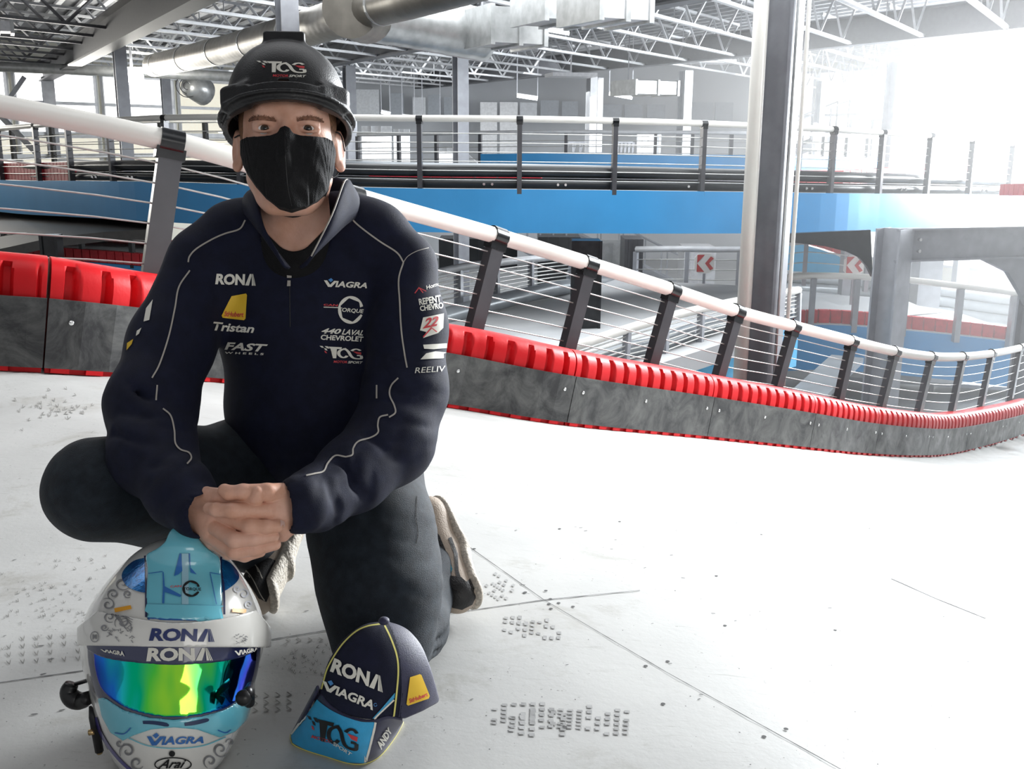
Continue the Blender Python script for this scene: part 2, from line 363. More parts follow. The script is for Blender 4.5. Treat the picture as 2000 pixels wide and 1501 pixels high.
# find the arc length of the module joint that shows at px=85
def px_of(p):
    d = p - CAM; z = d.dot(FW); return CX + d.dot(RX) / z * FPX, CY + d.dot(DN) / z * FPX, z
s85 = min(np.arange(0, bar_S[-1], 0.01), key=lambda s: abs(px_of(at_len(bar_pts, bar_S, s)[0])[0] - 83))
s1108 = min(np.arange(0, bar_S[-1], 0.01), key=lambda s: abs(px_of(at_len(bar_pts, bar_S, s)[0])[0] - 1104))
nmod = round((s1108 - s85) / MOD); MOD = (s1108 - s85) / nmod; PITCH = (MOD - 0.03) / MODN
places = {0: 'leftmost, cut by the picture edge', }
def ray_ext(i): return i
k0 = -1
mod_i = 0
sidx = 0
while True:
    sa = s85 + (k0 + sidx) * MOD; sb = sa + MOD
    sidx += 1
    if sb <= 0.05: continue
    if sa >= bar_S[-1] - 0.3: break
    sa = max(sa, 0.0); sb = min(sb, bar_S[-1] - 0.01)
    mid = at_len(bar_pts, bar_S, (sa + sb) / 2)[0]; x0 = px_of(at_len(bar_pts, bar_S, sa)[0])[0]; x1 = px_of(at_len(bar_pts, bar_S, sb)[0])[0]
    if x0 > 2010: break
    root = empty('barrier_module', mid)
    nseg = max(30, int((sb - sa) / 0.0085)); gap = 0.006
    rows = []
    for i in range(nseg + 1):
        s = sa + gap + (sb - sa - 2 * gap) * i / nseg; p, t, out, up = bar_frame(s)
        u = ((s - sa - 0.015 - PITCH * 0.30) / PITCH) % 1.0
        inside = (s - sa) > 0.03 and (sb - s) > 0.03
        row = []
        for a, hgt in PROF:
            dx = 0.0
            if inside and a < 0.1 and hgt > 0.1:
                wdt = 0.36
                c = (u / wdt) * 2 - 1               # -1..1 inside the groove
                if -1.05 <= c <= 1.05:
                    arch = 0.427 - 0.05 * max(0, c) ** 2 - 0.012
                    fade = max(0.0, min(1.0, (arch - hgt) / 0.022 + 0.25))
                    prof = min(1.0, max(0, (1.05 + c) * 7)) * min(1.0, max(0, (1.05 - c) * 1.6))
                    dx = 0.040 * prof * fade
            row.append(p + out * (a + dx + 0.014) + up * (hgt - (0.02 if hgt > .3 else 0) * (dx > 0.01) * 0.0))
        rows.append(row)
    body = MB().grid(rows)
    n_, m_ = len(rows), len(rows[0])
    body.f.append(tuple(range(m_))); body.f.append(tuple((n_ - 1) * m_ + k for k in range(m_))[::-1])
    ro = body.build('red_block', M['red'], root, auto=50)
    # facing board
    fb = MB(); rr = []
    for i in range(13):
        s = sa + 0.003 + (sb - sa - 0.006) * i / 12; p, t, out, up = bar_frame(s)
        rr.append([p + out * (0.010) + up * 0.022, p - out * 0.004 + up * 0.022, p - out * 0.004 + up * 0.292, p + out * 0.010 + up * 0.292])
    fb.grid(rr); fb.f.append((0, 1, 2, 3)); fb.f.append(tuple(12 * 4 + k for k in range(4))[::-1])
    fb.f += [tuple((i * 4 + 0, i * 4 + 3, (i + 1) * 4 + 3, (i + 1) * 4 + 0)) for i in range(12)]
    fb.build('facing_board', M['board'], root)
    for fr in (0.035, 0.45, 0.93):
        if (sb - sa) < 0.8 and fr > .5: continue
        s = sa + (sb - sa) * fr + 0.03; p, t, out, up = bar_frame(s)
        c = p - out * 0.004 + up * (0.205 if fr < .5 else 0.21); b_ = MB(); b_.tube([c, c - out * 0.004, c - out * 0.007], [0.011, 0.010, 0.005], 10)
        b_.build('bolt', M['bolt'], root, smooth=True)
    ft = MB(); s = sa + 0.03
    while s < sb - 0.06:
        p, t, out, up = bar_frame(s + 0.03); ft.box(p + up * 0.013 + out * 0.02, t * 0.034, out * 0.022, up * 0.009); s += PITCH
    ft.build('foot_strip', M['red'], root)
    where = ('cut by the left picture edge' if x0 < 60 and x1 < 120 else 'first whole one left of the kneeling person' if x0 < 120 else
             'hidden behind the kneeling person' if x1 < 800 else 'just right of the sleeve' if x1 < 1130 else 'just left of the big grey column' if x0 < 1130 else
             'under the big grey column' if x0 < 1450 else 'just right of the big grey column' if x0 < 1600 else 'before the low bend' if x0 < 1720 else 'at the low bend' if x0 < 1830 else 'just past the low bend' if x0 < 1900 else 'nearest the right picture edge')

    tag(root, 'red ribbed barrier block with black facing board, %s' % where, 'barrier', 'barrier modules along the near track edge')
    root['_x'] = round(x0); mod_i += 1
# ================================================================== near railing
POSTS = [(-250, 150, -285, 520, 3.3), (335, 268, 300, 535, 3.55), (688, 374, 650, 600, 4.1), (972, 453, 925, 645, 4.75), (1150, 507, 1108, 680, 5.15), (1313, 558, 1270, 715, 5.65), (1440, 600, 1400, 745, 6.1), (1550, 629, 1515, 762, 6.65), (1664, 658, 1637, 785, 7.25), (1748, 678, 1720, 798, 7.85), (1820, 688, 1793, 807, 8.5), (1881, 688, 1857, 811, 9.15), (1937, 682, 1914, 798, 9.9), (1992, 671, 1973, 780, 10.8), (2060, 650, 2045, 750, 12)]
def railing(name, label, tops, bots, rtube, post_w, post_t, ncab, mpost, mcap, mtube, rcab=0.004, group=None, cable_mat=None, ext=0.25, seg=12, capr=1.13, frac=(0.14, 0.92), sub=8, posts_at=None):
    root = empty(name, bots[0]); n = len(tops)
    tr = catmull(tops, sub)
    MB().tube(tr, rtube, seg).build('handrail', mtube, root, smooth=True)
    for k in range(ncab):
        f = frac[0] + (frac[1] - frac[0]) * (k + .5) / ncab
        pts = [tops[i].lerp(bots[i], f) for i in range(n)]
        if sub > 1: pts = catmull(pts, max(2, sub // 2))
        MB().tube(pts, rcab, 5).build('cable', cable_mat or M['cable'], root, smooth=True)
    for i in range(n):
        if posts_at is not None and i not in posts_at: continue
        a = tops[i]; b = bots[i]; ax = (b - a).normalized(); b2 = b + ax * ext
        t = (tops[min(i + 1, n - 1)] - tops[max(i - 1, 0)]).normalized()
        t = (t - ax * t.dot(ax)).normalized(); o_ = t.cross(ax).normalized()
        pb = MB(); st = a + ax * rtube * 0.8
        pb.box((st + b2) / 2, (b2 - st) / 2, t * post_t / 2, o_ * post_w / 2)
        po = pb.build('post', mpost, root)
        if mcap:
            cw_ = min(post_t * 0.75, 0.05); cp = MB(); cp.tube([a - t * cw_, a + t * cw_], rtube * capr, seg)
            cp.box(a + ax * rtube * 1.15, ax * rtube * 0.5, t * post_t * 0.62, o_ * post_w * 0.55)
            cp.build('clamp', mcap, po, auto=40)
    tag(root, label, 'railing', group); return root
tops = [W(a, b + 8, z) for a, b, c, d, z in POSTS]; bots = [W(c, d, z + 0.02) for a, b, c, d, z in POSTS]
railing('track_railing', 'near railing with thick cream handrail and dark posts descending rightward behind the kneeling person', tops, bots, 0.048, 0.062, 0.100, 6, M['steel_dark'], M['black_steel'], M['white_tube'], 0.0045, ext=0.33, frac=(0.10, 1.0))
# ================================================================== helpers for decks
def offset_path(pts, d):
    out = []
    for i, p in enumerate(pts):
        t = pts[min(i + 1, len(pts) - 1)] - pts[max(i - 1, 0)]; t = Vector((t.x, t.y, 0)).normalized()
        out.append(p + Vector((-t.y, t.x, 0)) * d)
    return out
def ribbon(name, pts, h0, h1, thick, material, parent=None, d=0.0):
    """upright panel following pts between heights h0..h1, given a thickness"""
    A = offset_path(pts, d); B = offset_path(pts, d + thick); mb = MB()
    mb.grid([[a + UP * h1, a + UP * h0, b + UP * h0, b + UP * h1, a + UP * h1] for a, b in zip(A, B)])
    m_ = 5; n = len(A); mb.f += [(0, 1, 2, 3), tuple((n - 1) * m_ + k for k in (3, 2, 1, 0))]
    return mb.build(name, material, parent)
def slab(name, pts, d0, d1, top, thick, material, parent=None):
    A = offset_path(pts, d0); B = offset_path(pts, d1); mb = MB()
    mb.grid([[a + UP * top, a + UP * (top - thick), b + UP * (top - thick), b + UP * top, a + UP * top] for a, b in zip(A, B)])
    n = len(A); mb.f += [(0, 1, 2, 3), tuple((n - 1) * 5 + k for k in (3, 2, 1, 0))]
    return mb.build(name, material, parent)
def kerb_row(name, pts, d, h0, h1, thick, pitch, material, parent=None):
    """row of low kerb blocks with grooves between them, one long part"""
    P = offset_path(pts, d); S = arclen(P); mb = MB(); s = 0
    while s < S[-1] - pitch * 0.5:
        p, t = at_len(P, S, s + pitch / 2); n = Vector((-t.y, t.x, 0)).normalized()
        mb.box(p + UP * (h0 + h1) / 2, t * pitch * 0.44, n * thick / 2, UP * (h1 - h0) / 2); s += pitch
    return mb.build(name, material, parent)
# ================================================================== upper bridge
BR = [(-140, 338, 20.0), (0, 353, 17.0), (150, 355, 15.0), (300, 357, 13.7), (500, 363, 12.9), (800, 370, 12.5), (1014, 372, 12.45), (1198, 374, 12.6), (1370, 376, 12.9), (1600, 379, 13.6), (1715, 380, 14.3), (1808, 380.5, 15.0), (1890, 381, 15.9), (1970, 382, 17.1), (2060, 384, 18.8)]
br = catmull([W(*p) for p in BR], 5)
bridge = empty('upper_bridge', br[20])
ribbon('blue_skirt', br, -0.64, 0.02, -0.05, M['blue'], bridge, d=0.0)
slab('deck', br, 0.0, 3.4, -0.02, 0.16, M['slab'], bridge)
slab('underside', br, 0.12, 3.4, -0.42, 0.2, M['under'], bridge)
ribbon('far_skirt', br, -0.64, 0.0, 0.05, M['blue'], bridge, d=3.4)
for (h, r) in ((0.10, 0.085), (0.285, 0.095)):
    MB().tube([p + UP * h for p in offset_path(br, 0.18)], r, 10).build('bumper_tube', M['bumper'], bridge, smooth=True)
MB().tube([p + UP * 0.24 for p in offset_path(br, 3.2)], 0.1, 8).build('bumper_tube', M['bumper_grey'], bridge, smooth=True)
bo = MB()
for px in (945, 961, 1090, 1105, 1346, 1577, 1588, 1763, 1772, 1922, 1930, 178, 185, 248, 256):
    i = min(range(len(br)), key=lambda k: abs(px_of(br[k])[0] - px)); j = min(i + 1, len(br) - 1) if px_of(br[i])[0] < px else max(i - 1, 0)
    x0, x1 = px_of(br[i])[0], px_of(br[j])[0]; p = br[i].lerp(br[j], (px - x0) / (x1 - x0 + 1e-9))
    c = p + UP * 0.09; bo.tube([c + Vector((0, 0.10, 0)), c + Vector((0, 0.06, 0))], [0.028, 0.02], 8)
bo.build('bolt_heads', M['bolt'], bridge)
tag(bridge, 'raised track bridge with bright blue side skirt crossing behind the person at head height', 'bridge')
def pick(pts_px, tab):
    xs = [p[0] for p in tab]; out = []
    for px in pts_px:
        y = np.interp(px, xs, [p[1] for p in tab]); z = np.interp(px, xs, [p[2] for p in tab]); out.append(W(px, y, z))
    return out
PXB = [-90, 5, 78, 141, 222, 330, 470, 655, 821, 1014, 1198, 1369, 1500, 1620, 1715, 1808, 1890, 1968, 2050]
bb = pick(PXB, BR); tt = [p + UP * 1.06 for p in bb]
rl = railing('bridge_railing', 'cream handrail on dark posts along the near edge of the blue bridge', tt, bb, 0.05, 0.10, 0.07, 6, M['steel_dark'], M['black_steel'], M['white_tube'], 0.008, ext=0.05, seg=8, sub=4)
rl['category'] = 'railing'
# red kerb block on the bridge at the left, and the long kerb beyond
def sub_path(tab, x0, x1, n=14): return pick(list(np.linspace(x0, x1, n)), tab)
k = kerb_row('red_kerb', sub_path(BR, -80, 138), 0.1, 0.02, 0.36, 0.12, 0.16, M['red_far']); tag(k, 'dark red ribbed kerb row on the blue bridge at the left picture edge', 'kerb')
K2 = [(720, 350, 16.6), (900, 352, 16.2), (1070, 354, 16.0), (1300, 355, 16.0), (1520, 356, 16.4), (1640, 356, 17.0), (1720, 350, 18.5), (1790, 340, 20.5), (1870, 333, 22), (1960, 332, 24), (2060, 330, 26)]
k = kerb_row('red_kerb', sub_path(K2, 722, 1066), 0, -0.02, 0.14, 0.2, 0.45, M['red_far']); tag(k, 'thin red kerb strip lying beyond the bridge deck behind the first bridge posts', 'kerb')
k = kerb_row('red_kerb', sub_path(K2, 1520, 1990, 30), 0, -0.05, 0.24, 0.2, 0.33, M['red']); tag(k, 'red kerb curving up and away on the far right side of the bridge', 'kerb')
k = kerb_row('red_kerb', [W(1962, 382, 14.5), W(2005, 382, 13.8), W(2060, 384, 13.2)], 0, 0.0, 0.2, 0.2, 0.2, M['red']); tag(k, 'short red kerb piece at the right picture edge on the bridge', 'kerb')
# ------------------------------------------------------------------ second deck beyond
B2 = [(640, 333, 22.5), (940, 333, 21), (1100, 333, 20.5), (1440, 337, 20), (1560, 338, 20.3), (1750, 340, 22), (2050, 338, 26)]
b2 = catmull([W(*p) for p in B2], 4)
br2 = empty('far_bridge', b2[8])
b2s = [p for p in b2 if px_of(p)[0] > 925]
ribbon('blue_skirt', b2s, 0.0, 0.42, -0.05, M['blue'], br2); slab('deck', b2, 0.0, 3.0, 0.0, 0.2, M['slab'], br2)
tag(br2, 'second raised track with a blue skirt farther back beyond the bridge', 'bridge')
px2 = [700, 780, 853, 938, 1105, 1278, 1350, 1425, 1560, 1605, 1650, 1690, 1790, 1850, 1910, 1960]
bb = pick(px2, B2); railing('far_railing', 'farther white handrail with dark posts beyond the bridge', [p + UP * 0.95 for p in bb], bb, 0.05, 0.10, 0.08, 5, M['steel_dark'], None, M['truss'], 0.010, ext=0.0, seg=6, sub=2)['category'] = 'railing'
# left side: far railing seen above the bridge
B3 = [(-60, 336, 24), (103, 320, 23), (318, 318, 22), (400, 320, 21.5), (470, 320, 21)]
bb = pick([-60, 30, 107, 220, 318, 405, 470], B3); railing('far_railing', 'pale handrail with black posts in front of the bright left wall', [p + UP * 1.1 for p in bb], bb, 0.06, 0.12, 0.1, 3, M['black_steel'], None, M['white_tube'], 0.012, ext=0.1, seg=6, sub=2)['category'] = 'railing'
b3 = pick(list(np.linspace(-60, 470, 8)), B3)
k = ribbon('dark_track_kerb', b3, -0.55, 0.0, 0.3, M['bumper']); tag(k, 'dark track edge running along the foot of the bright left wall', 'track edge')

# ================================================================== big column with pipes and alarm boxes
def h_column(name, label, base, top, wf, dp, material, yaw=0.0, group=None, extra=None, cat='column'):
    root = empty(name, base); a, b = Vector(base), Vector(top); c, s = math.cos(yaw), math.sin(yaw)
    ax = Vector((c, s, 0)); ay = Vector((-s, c, 0)); tf = max(0.02, dp * 0.09); mid = (a + b) / 2; hz = (b - a) / 2
    mb = MB(); mb.box(mid, ax * tf * 0.5, ay * dp / 2, hz)                      # web
    mb.box(mid + ay * (dp / 2), ax * wf / 2, ay * tf / 2, hz); mb.box(mid - ay * (dp / 2), ax * wf / 2, ay * tf / 2, hz)
    mb.build('shaft', material, root)
    bp = MB(); bp.box(a + UP * 0.015, ax * wf * .75, ay * dp * .75, UP * 0.015); bp.build('base_plate', M['steel'], root)
    tag(root, label, cat, group); return root
zc = 7.6
cb = L(1462, zc, -2.6); ct = Vector((cb.x, cb.y, 4.6))
col = h_column('steel_column', 'big grey steel column with pipes and red alarm boxes right of the picture centre', cb, ct, 0.22, 0.30, M['steel'], yaw=0.9)
# face the flange so that one bright edge shows on the right
pv = cb + Vector((-0.185, -0.10, 0)); MB().tube([pv, pv + UP * 7.2], 0.062, 14).build('drain_pipe', M['white_tube'], col, smooth=True)
pv = cb + Vector((0.10, -0.17, 0)); MB().tube([pv + UP * 0.0, pv + UP * 7.2], 0.014, 8).build('conduit', M['galv'], col, smooth=True)
pv = cb + Vector((0.20, -0.12, 0)); MB().tube([pv + UP * 0.0, pv + UP * 7.2], 0.018, 8).build('conduit', M['white_tube'], col, smooth=True)
for (px, py) in ((1492, 50), (1467, 376)):
    c = W(px, py, zc - 0.28); ab = MB(); ab.box(c, Vector((0.045, 0, 0)), Vector((0, 0.03, 0)), UP * 0.06); ao = ab.build('alarm_box', M['redbox'], col)
    am = MB()
    for q in (-0.012, 0.014): am.box(c + Vector((q, -0.032, -0.012)), Vector((0.009, 0, 0)), Vector((0, 0.002, 0)), UP * 0.022)
    am.build('print', M['whitep'], ao)
for py in (84, 468, 474):
    c = W(1485 if py < 100 else 1466, py, zc - 0.22); MB().box(c, Vector((0.07, 0, 0)), Vector((0, 0.02, 0)), UP * 0.008).build('pipe_clip', M['galv'], col)
# other columns: px, py_top, z, width, bottomZ, label
COLS = [(230, 66, 16.5, 0.24, -0.2, 'grey column beside the glare spot on the left wall'),
        (92, 150, 25, 0.34, 0.3, 'wide pale column standing against the bright left wall'),
        (322, 150, 25, 0.26, 0.3, 'pale column behind the hanging round fan on the left'),
        (557, -60, 11.5, 0.26, -3.5, 'grey column rising directly above the hard hat'),
        (681, 128, 24, 0.3, -0.2, 'distant grey column just right of the hard hat'),
        (899, 96, 18.2, 0.27, -3.9, 'grey column right of the head under the sheet metal duct'),
        (1156, 146, 25, 0.24, 0.1, 'slim white column between two bridge posts'), (1170, 152, 25.6, 0.2, 0.1, 'second slim white column close beside another one'),
        (1340, 138, 22, 0.27, 0.0, 'white column left of the big grey column'), (1752, 120, 19, 0.3, 0.3, 'bleached column in the bright right background'),
        (1605, 158, 24, 0.2, 0.3, 'thin bleached column right of the big grey column')]
for px, py, z, wd, zb, lab in COLS:
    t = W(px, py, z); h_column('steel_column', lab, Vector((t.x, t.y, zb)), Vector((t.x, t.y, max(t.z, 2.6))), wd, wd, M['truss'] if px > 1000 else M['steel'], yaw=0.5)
# column base detail on the left one is seen standing on the deck
# ================================================================== portal frame at the right
port = empty('portal_frame', L(1710, 12.6, -4.0))
pA = L(1706, 12.6, -4.0); pB = L(1985, 13.2, -4.0); ztop = W(1706, 437, 12.6).z
def hcol_mb(a, h, wf, dp, yaw):
    c, s = math.cos(yaw), math.sin(yaw); ax = Vector((c, s, 0)); ay = Vector((-s, c, 0)); mb = MB(); mid = a + UP * h / 2
    mb.box(mid, ax * 0.012, ay * dp / 2, UP * h / 2); mb.box(mid + ay * dp / 2, ax * wf / 2, ay * 0.014, UP * h / 2); mb.box(mid - ay * dp / 2, ax * wf / 2, ay * 0.014, UP * h / 2); return mb
dirp = (pB - pA).normalized()
hcol_mb(pA, ztop + 4.0, 0.42, 0.36, 0.75).build('column', M['steel'], port)
hcol_mb(pB, ztop + 4.0, 0.42, 0.36, 0.75).build('column', M['steel'], port)
bm2 = MB(); A_ = Vector((pA.x, pA.y, ztop - 0.24)); B_ = Vector((pB.x, pB.y, ztop - 0.24)); bm2.bar(A_, B_, 0.02, 0.46); bm2.bar(A_ + UP * .23, B_ + UP * .23, 0.22, 0.025); bm2.bar(A_ - UP * .23, B_ - UP * .23, 0.22, 0.025)
bm2.build('beam', M['steel'], port)
for P_, s_ in ((A_, 1), (B_, -1)):
    hb = MB(); q = P_ - UP * 0.24; d_ = dirp * s_; n_ = Vector((-dirp.y, dirp.x, 0)) * 0.05
    v = [q + d_ * 0.2, q + d_ * 1.15, q + d_ * 0.62 - UP * 0.22, q + d_ * 0.30 - UP * 0.6, q + d_ * 0.2 - UP * 0.75]
    if s_ < 0: hb.add([x + n_ for x in v] + [x - n_ for x in v], [tuple(range(5)), tuple(range(5, 10))[::-1]] + [(i, (i + 1) % 5, 5 + (i + 1) % 5, 5 + i) for i in range(5)]); hb.build('haunch', M['steel'], port)
    bt = MB()
    for k in range(2): bt.tube([P_ + d_ * 0.38 + UP * (0.08 - 0.17 * k) - n_ * 1.2, P_ + d_ * 0.38 + UP * (0.08 - 0.17 * k) - n_ * 2.2], 0.025, 8)
    bt.build('bolts', M['bolt'], port)
# cantilever bracket reaching left under the bridge
cb_ = MB(); e0 = W(1700, 470, 12.55); e1 = W(1520, 462, 12.9)
v = [W(a_, b_, 12.6) for a_, b_ in [(1500, 457), (1698, 448), (1702, 540), (1692, 520), (1676, 502), (1650, 490), (1610, 480), (1560, 474), (1502, 470)]]
nn = Vector((0, 0.06, 0)); cb_.add([x - nn for x in v] + [x + nn for x in v], [tuple(range(9)), tuple(range(9, 18))[::-1]] + [(i, (i + 1) % 9, 9 + (i + 1) % 9, 9 + i) for i in range(9)])
cb_.build('bracket', M['black_steel'], port)
tag(port, 'grey steel portal frame carrying the bridge at the right side of the picture', 'steel frame')
# bridge supports at left and centre
for px, z, lab, wd in ((140, 13.4, 'black steel support post below the bridge at the left', 0.24), (1135, 12.9, 'dark steel support post below the bridge behind the second railing post', 0.42)):
    p = L(px, z, -4.0); s = MB(); zt_ = W(px, 449 if px < 500 else 458, z).z; s.box(Vector((p.x, p.y, (-4.0 + zt_) / 2)), Vector((wd / 2, 0, 0)), Vector((0, wd / 2, 0)), UP * (zt_ + 4.0) / 2)
    for q_ in (-1, 1): s.box(Vector((p.x + q_ * wd / 2, p.y - wd / 2, (-4.0 + zt_) / 2)), Vector((.02, 0, 0)), Vector((0, .03, 0)), UP * (zt_ + 4.0) / 2)
    so = s.build('support_post', M['black_steel']); tag(so, lab, 'support post')
# ================================================================== lower level
lf = MB(); lf.add([(-50, 4.6, -4.0), (50, 4.6, -4.0), (50, 60, -4.0), (-50, 60, -4.0)], [(0, 1, 2, 3)]); lo = lf.build('floor_lower', M['slab']); lo['kind'] = 'structure'
# ground outside the near track platform: support fascia under the near floor edge
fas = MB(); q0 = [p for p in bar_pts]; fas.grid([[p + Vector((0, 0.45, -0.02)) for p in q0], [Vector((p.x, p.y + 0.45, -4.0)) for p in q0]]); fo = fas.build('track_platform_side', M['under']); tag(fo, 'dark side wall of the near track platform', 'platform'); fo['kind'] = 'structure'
def deck_poly(name, quad, material, thick=0.2, label=None, cat='track deck'):
    P = [Vector(p) for p in quad]; n = len(P); mb = MB(); mb.add(P + [p - UP * thick for p in P], [tuple(range(n)), tuple(range(n, 2 * n))[::-1]] + [(i, (i + 1) % n, n + (i + 1) % n, n + i) for i in range(n)])
    o = mb.build(name, material); tag(o, label, cat); return o
# middle grey track seen through the near railing
deck_poly('track_deck', [W(700, 700, 9.5), W(1130, 760, 9.2), W(1460, 655, 11.2), W(1500, 560, 15.5), W(1200, 545, 17.5), W(820, 635, 13)], M['slab_light'], 0.25, 'grey track surface sweeping below the bridge right of the sleeve')
g0 = [W(780, 655, 12.6), W(872, 622, 13.2), W(1000, 588, 14.2), W(1100, 566, 15.6), W(1190, 553, 17.5)]
for dz, nm in ((0, 'bumper'), (-0.33, 'bumper')):
    o = MB().tube([p + UP * (0.05 + dz) for p in catmull(g0, 5)], 0.14, 12).build('guard_tube', M['bumper_grey'], smooth=True)
    tag(o, 'thick grey guard tube along the track right of the sleeve, %s of two' % ('upper' if dz == 0 else 'lower'), 'guard tube')
bb = [W(780, 690, 13.2), W(898, 588, 14.2), W(970, 577, 15.0), W(1037, 563, 15.8), W(1110, 553, 17)]
bb[0] = W(800, 610, 13.4)
railing('lower_railing', 'white handrail below the bridge between the sleeve and the dark support post', [W(800, 545, 13.4), W(898, 522, 14.2), W(970, 513, 15.0), W(1037, 506, 15.8), W(1120, 498, 17)], bb, 0.07, 0.10, 0.08, 6, M['steel'], None, M['truss'], 0.014, ext=0.3, seg=8, sub=3)['category'] = 'railing'
tp = [W(1105, 682, 9.6), W(1226, 642, 10.2), W(1300, 620, 10.6), W(1370, 603, 11.1), W(1450, 586, 11.8), W(1560, 566, 13)]
bt_ = [W(1100, 752, 9.6), W(1221, 712, 10.2), W(1298, 696, 10.6), W(1367, 668, 11.1), W(1447, 648, 11.8), W(1558, 625, 13)]
railing('lower_railing', 'white handrail rising to the right behind the near railing, above a light blue skirt', tp, bt_, 0.06, 0.09, 0.06, 6, M['steel'], None, M['white_tube'], 0.011, ext=0.1, seg=8, sub=3)['category'] = 'railing'
MBt = MB().tube(catmull([p + UP * 0.10 + Vector((-.05, .25, 0)) for p in bt_], 4), 0.12, 10).build('guard_tube', M['bumper_grey'], smooth=True); tag(MBt, 'pale guard tube at the foot of the rising white railing', 'guard tube')
sk = ribbon('blue_skirt_panel', [p + Vector((0.02, -.02, 0)) for p in bt_], -0.75, -0.02, 0.04, M['blue_light']); tag(sk, 'light blue skirt panel below the rising white railing, left of the big column', 'skirt panel')
# lower ring at the right
RING = [(1470, 655, 16.5), (1520, 640, 15.4), (1590, 634, 15.2), (1660, 636, 15.2), (1780, 646, 15.2), (1870, 655, 15.2), (1980, 668, 15.2), (2080, 684, 15.4)]
rg = catmull([W(*p) for p in RING], 4); ring = empty('lower_ring_track', rg[10])
ribbon('blue_skirt', rg, -0.85, 0.0, -0.05, M['blue'], ring)
slab('deck', rg, 0.0, 4.6, 0.02, 0.15, M['slab_light'], ring)
kerb_row('red_kerb', rg, 0.15, 0.02, 0.26, 0.14, 0.22, M['red_far'], ring)
far_ = catmull([W(*p) for p in [(1470, 640, 19.4), (1600, 643, 20), (1700, 650, 20.3), (1800, 661, 20.3), (1900, 675, 20.2), (2080, 700, 19.6)]], 4)
for hh in (0.75, 1.0, 1.25): MB().tube([p + UP * hh for p in far_], 0.14, 8).build('bumper_tube', M['bumper_grey'], ring, smooth=True)
tag(ring, 'lower curved track with blue skirt and red kerb behind the railing bend at right', 'track')
rp = [(1521, 637, 15.4), (1583, 634, 15.2), (1667, 636, 15.2), (1762, 643, 15.1), (1867, 655, 15.1), (1972, 668, 15.1), (2070, 682, 15.3)]
bb = [W(*p) for p in rp]; railing('ring_railing', 'white handrail on broad grey posts around the lower curved track at right', [p + UP * 0.92 for p in bb], bb, 0.06, 0.14, 0.10, 0, M['steel'], None, M['white_tube'], ext=0.12, seg=8, sub=4)['category'] = 'railing'
# pale support leg, clutter under the ring
o = MB().bar(W(1560, 790, 11), W(1655, 700, 13), 0.5, 0.08).build('ramp_board', M['bumper_grey']); tag(o, 'pale sloping board leaning under the lower curved track', 'board')
for (px, py, z, w_, h_, lab) in ((1720, 707, 17, .35, .3, 'small white carton under the lower track, leftmost'), (1790, 712, 17, .36, .26, 'white carton under the lower track, between two posts'), (1860, 718, 17, .22, .3, 'narrow white carton under the lower track'), (1905, 722, 17, .5, .2, 'flat white carton under the lower track, right of the narrow one'), (1962, 735, 16, .18, .22, 'small white box near the right picture edge under the lower track')):
    p = W(px, py, z); b_ = MB(); b_.box(p, Vector((w_ / 2, 0, 0)), Vector((0, .18, 0)), UP * h_ / 2); b_.box(p + UP * (h_ / 2 + .01), Vector((w_ / 2 + .02, 0, 0)), Vector((0, .2, 0)), UP * .02)
    o = b_.build('carton', M['whitep']); tag(o, lab, 'carton')
tb = MB(); a = W(1600, 724, 16.5); b = W(2040, 752, 16.5); tb.bar(a, b, 1.2, .07)
for k in range(5):
    q = a.lerp(b, k / 4); tb.bar(q, q - UP * 0.8, .08)
o = tb.build('workbench', M['steel']); tag(o, 'long dark bench under the lower curved track carrying white cartons', 'bench')
# left lower tracks
for i, (ya, yb, z, lab) in enumerate((((453, 483), None, 17, 'upper'), ((500, 520), None, 15, 'lower'))):
    pass
TL1 = [(75, 458, 18), (150, 463, 17.5), (260, 476, 16.8), (350, 492, 16.2), (440, 508, 15.8)]
p1 = catmull([W(*p) for p in TL1], 4)
k = kerb_row('red_kerb', p1, 0, -0.02, 0.2, 0.12, 0.17, M['red_far']); tag(k, 'upper red kerb row below the bridge at the left', 'kerb')
k = ribbon('track_embankment', p1, -0.42, -0.02, 0.1, M['bumper']); tag(k, 'dark track side under the upper red kerb row at the left', 'embankment')
TL2 = [(-60, 497, 15), (80, 500, 14.6), (260, 512, 14.2), (420, 530, 13.8)]
p2 = catmull([W(*p) for p in TL2], 4); k = kerb_row('red_kerb', p2, 0, -0.04, 0.17, 0.12, 0.17, M['red_far']); tag(k, 'lower red kerb row below the bridge at the left', 'kerb')
k = slab('track_deck', p2, 0.1, 3.2, -0.05, 0.1, M['slab_light']); tag(k, 'pale track surface between the two red kerb rows at the left', 'track deck')
k = ribbon('blue_skirt_panel', p2, -0.5, -0.05, -0.04, M['blue']); tag(k, 'blue skirt panel under the lower red kerb row at the left', 'skirt panel')
bb = pick([-30, 12, 80, 162, 260, 360], TL2); railing('lower_railing', 'short black posts standing before the pale track below the bridge at the left', [p + UP * 0.40 for p in bb], bb, 0.02, 0.09, 0.07, 0, M['black_steel'], None, M['white_tube'], ext=0.1, seg=6, sub=2)['category'] = 'railing'
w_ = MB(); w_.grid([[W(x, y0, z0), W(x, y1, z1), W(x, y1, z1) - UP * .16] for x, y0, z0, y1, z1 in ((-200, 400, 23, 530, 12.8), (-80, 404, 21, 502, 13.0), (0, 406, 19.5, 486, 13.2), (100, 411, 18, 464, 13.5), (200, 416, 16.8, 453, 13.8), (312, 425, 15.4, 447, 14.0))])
o = w_.build('ramp', mat('brownish_grey_ramp', (0.06, 0.056, 0.053), .6)); tag(o, 'dark brownish grey ramp surface under the bridge at the left', 'ramp')
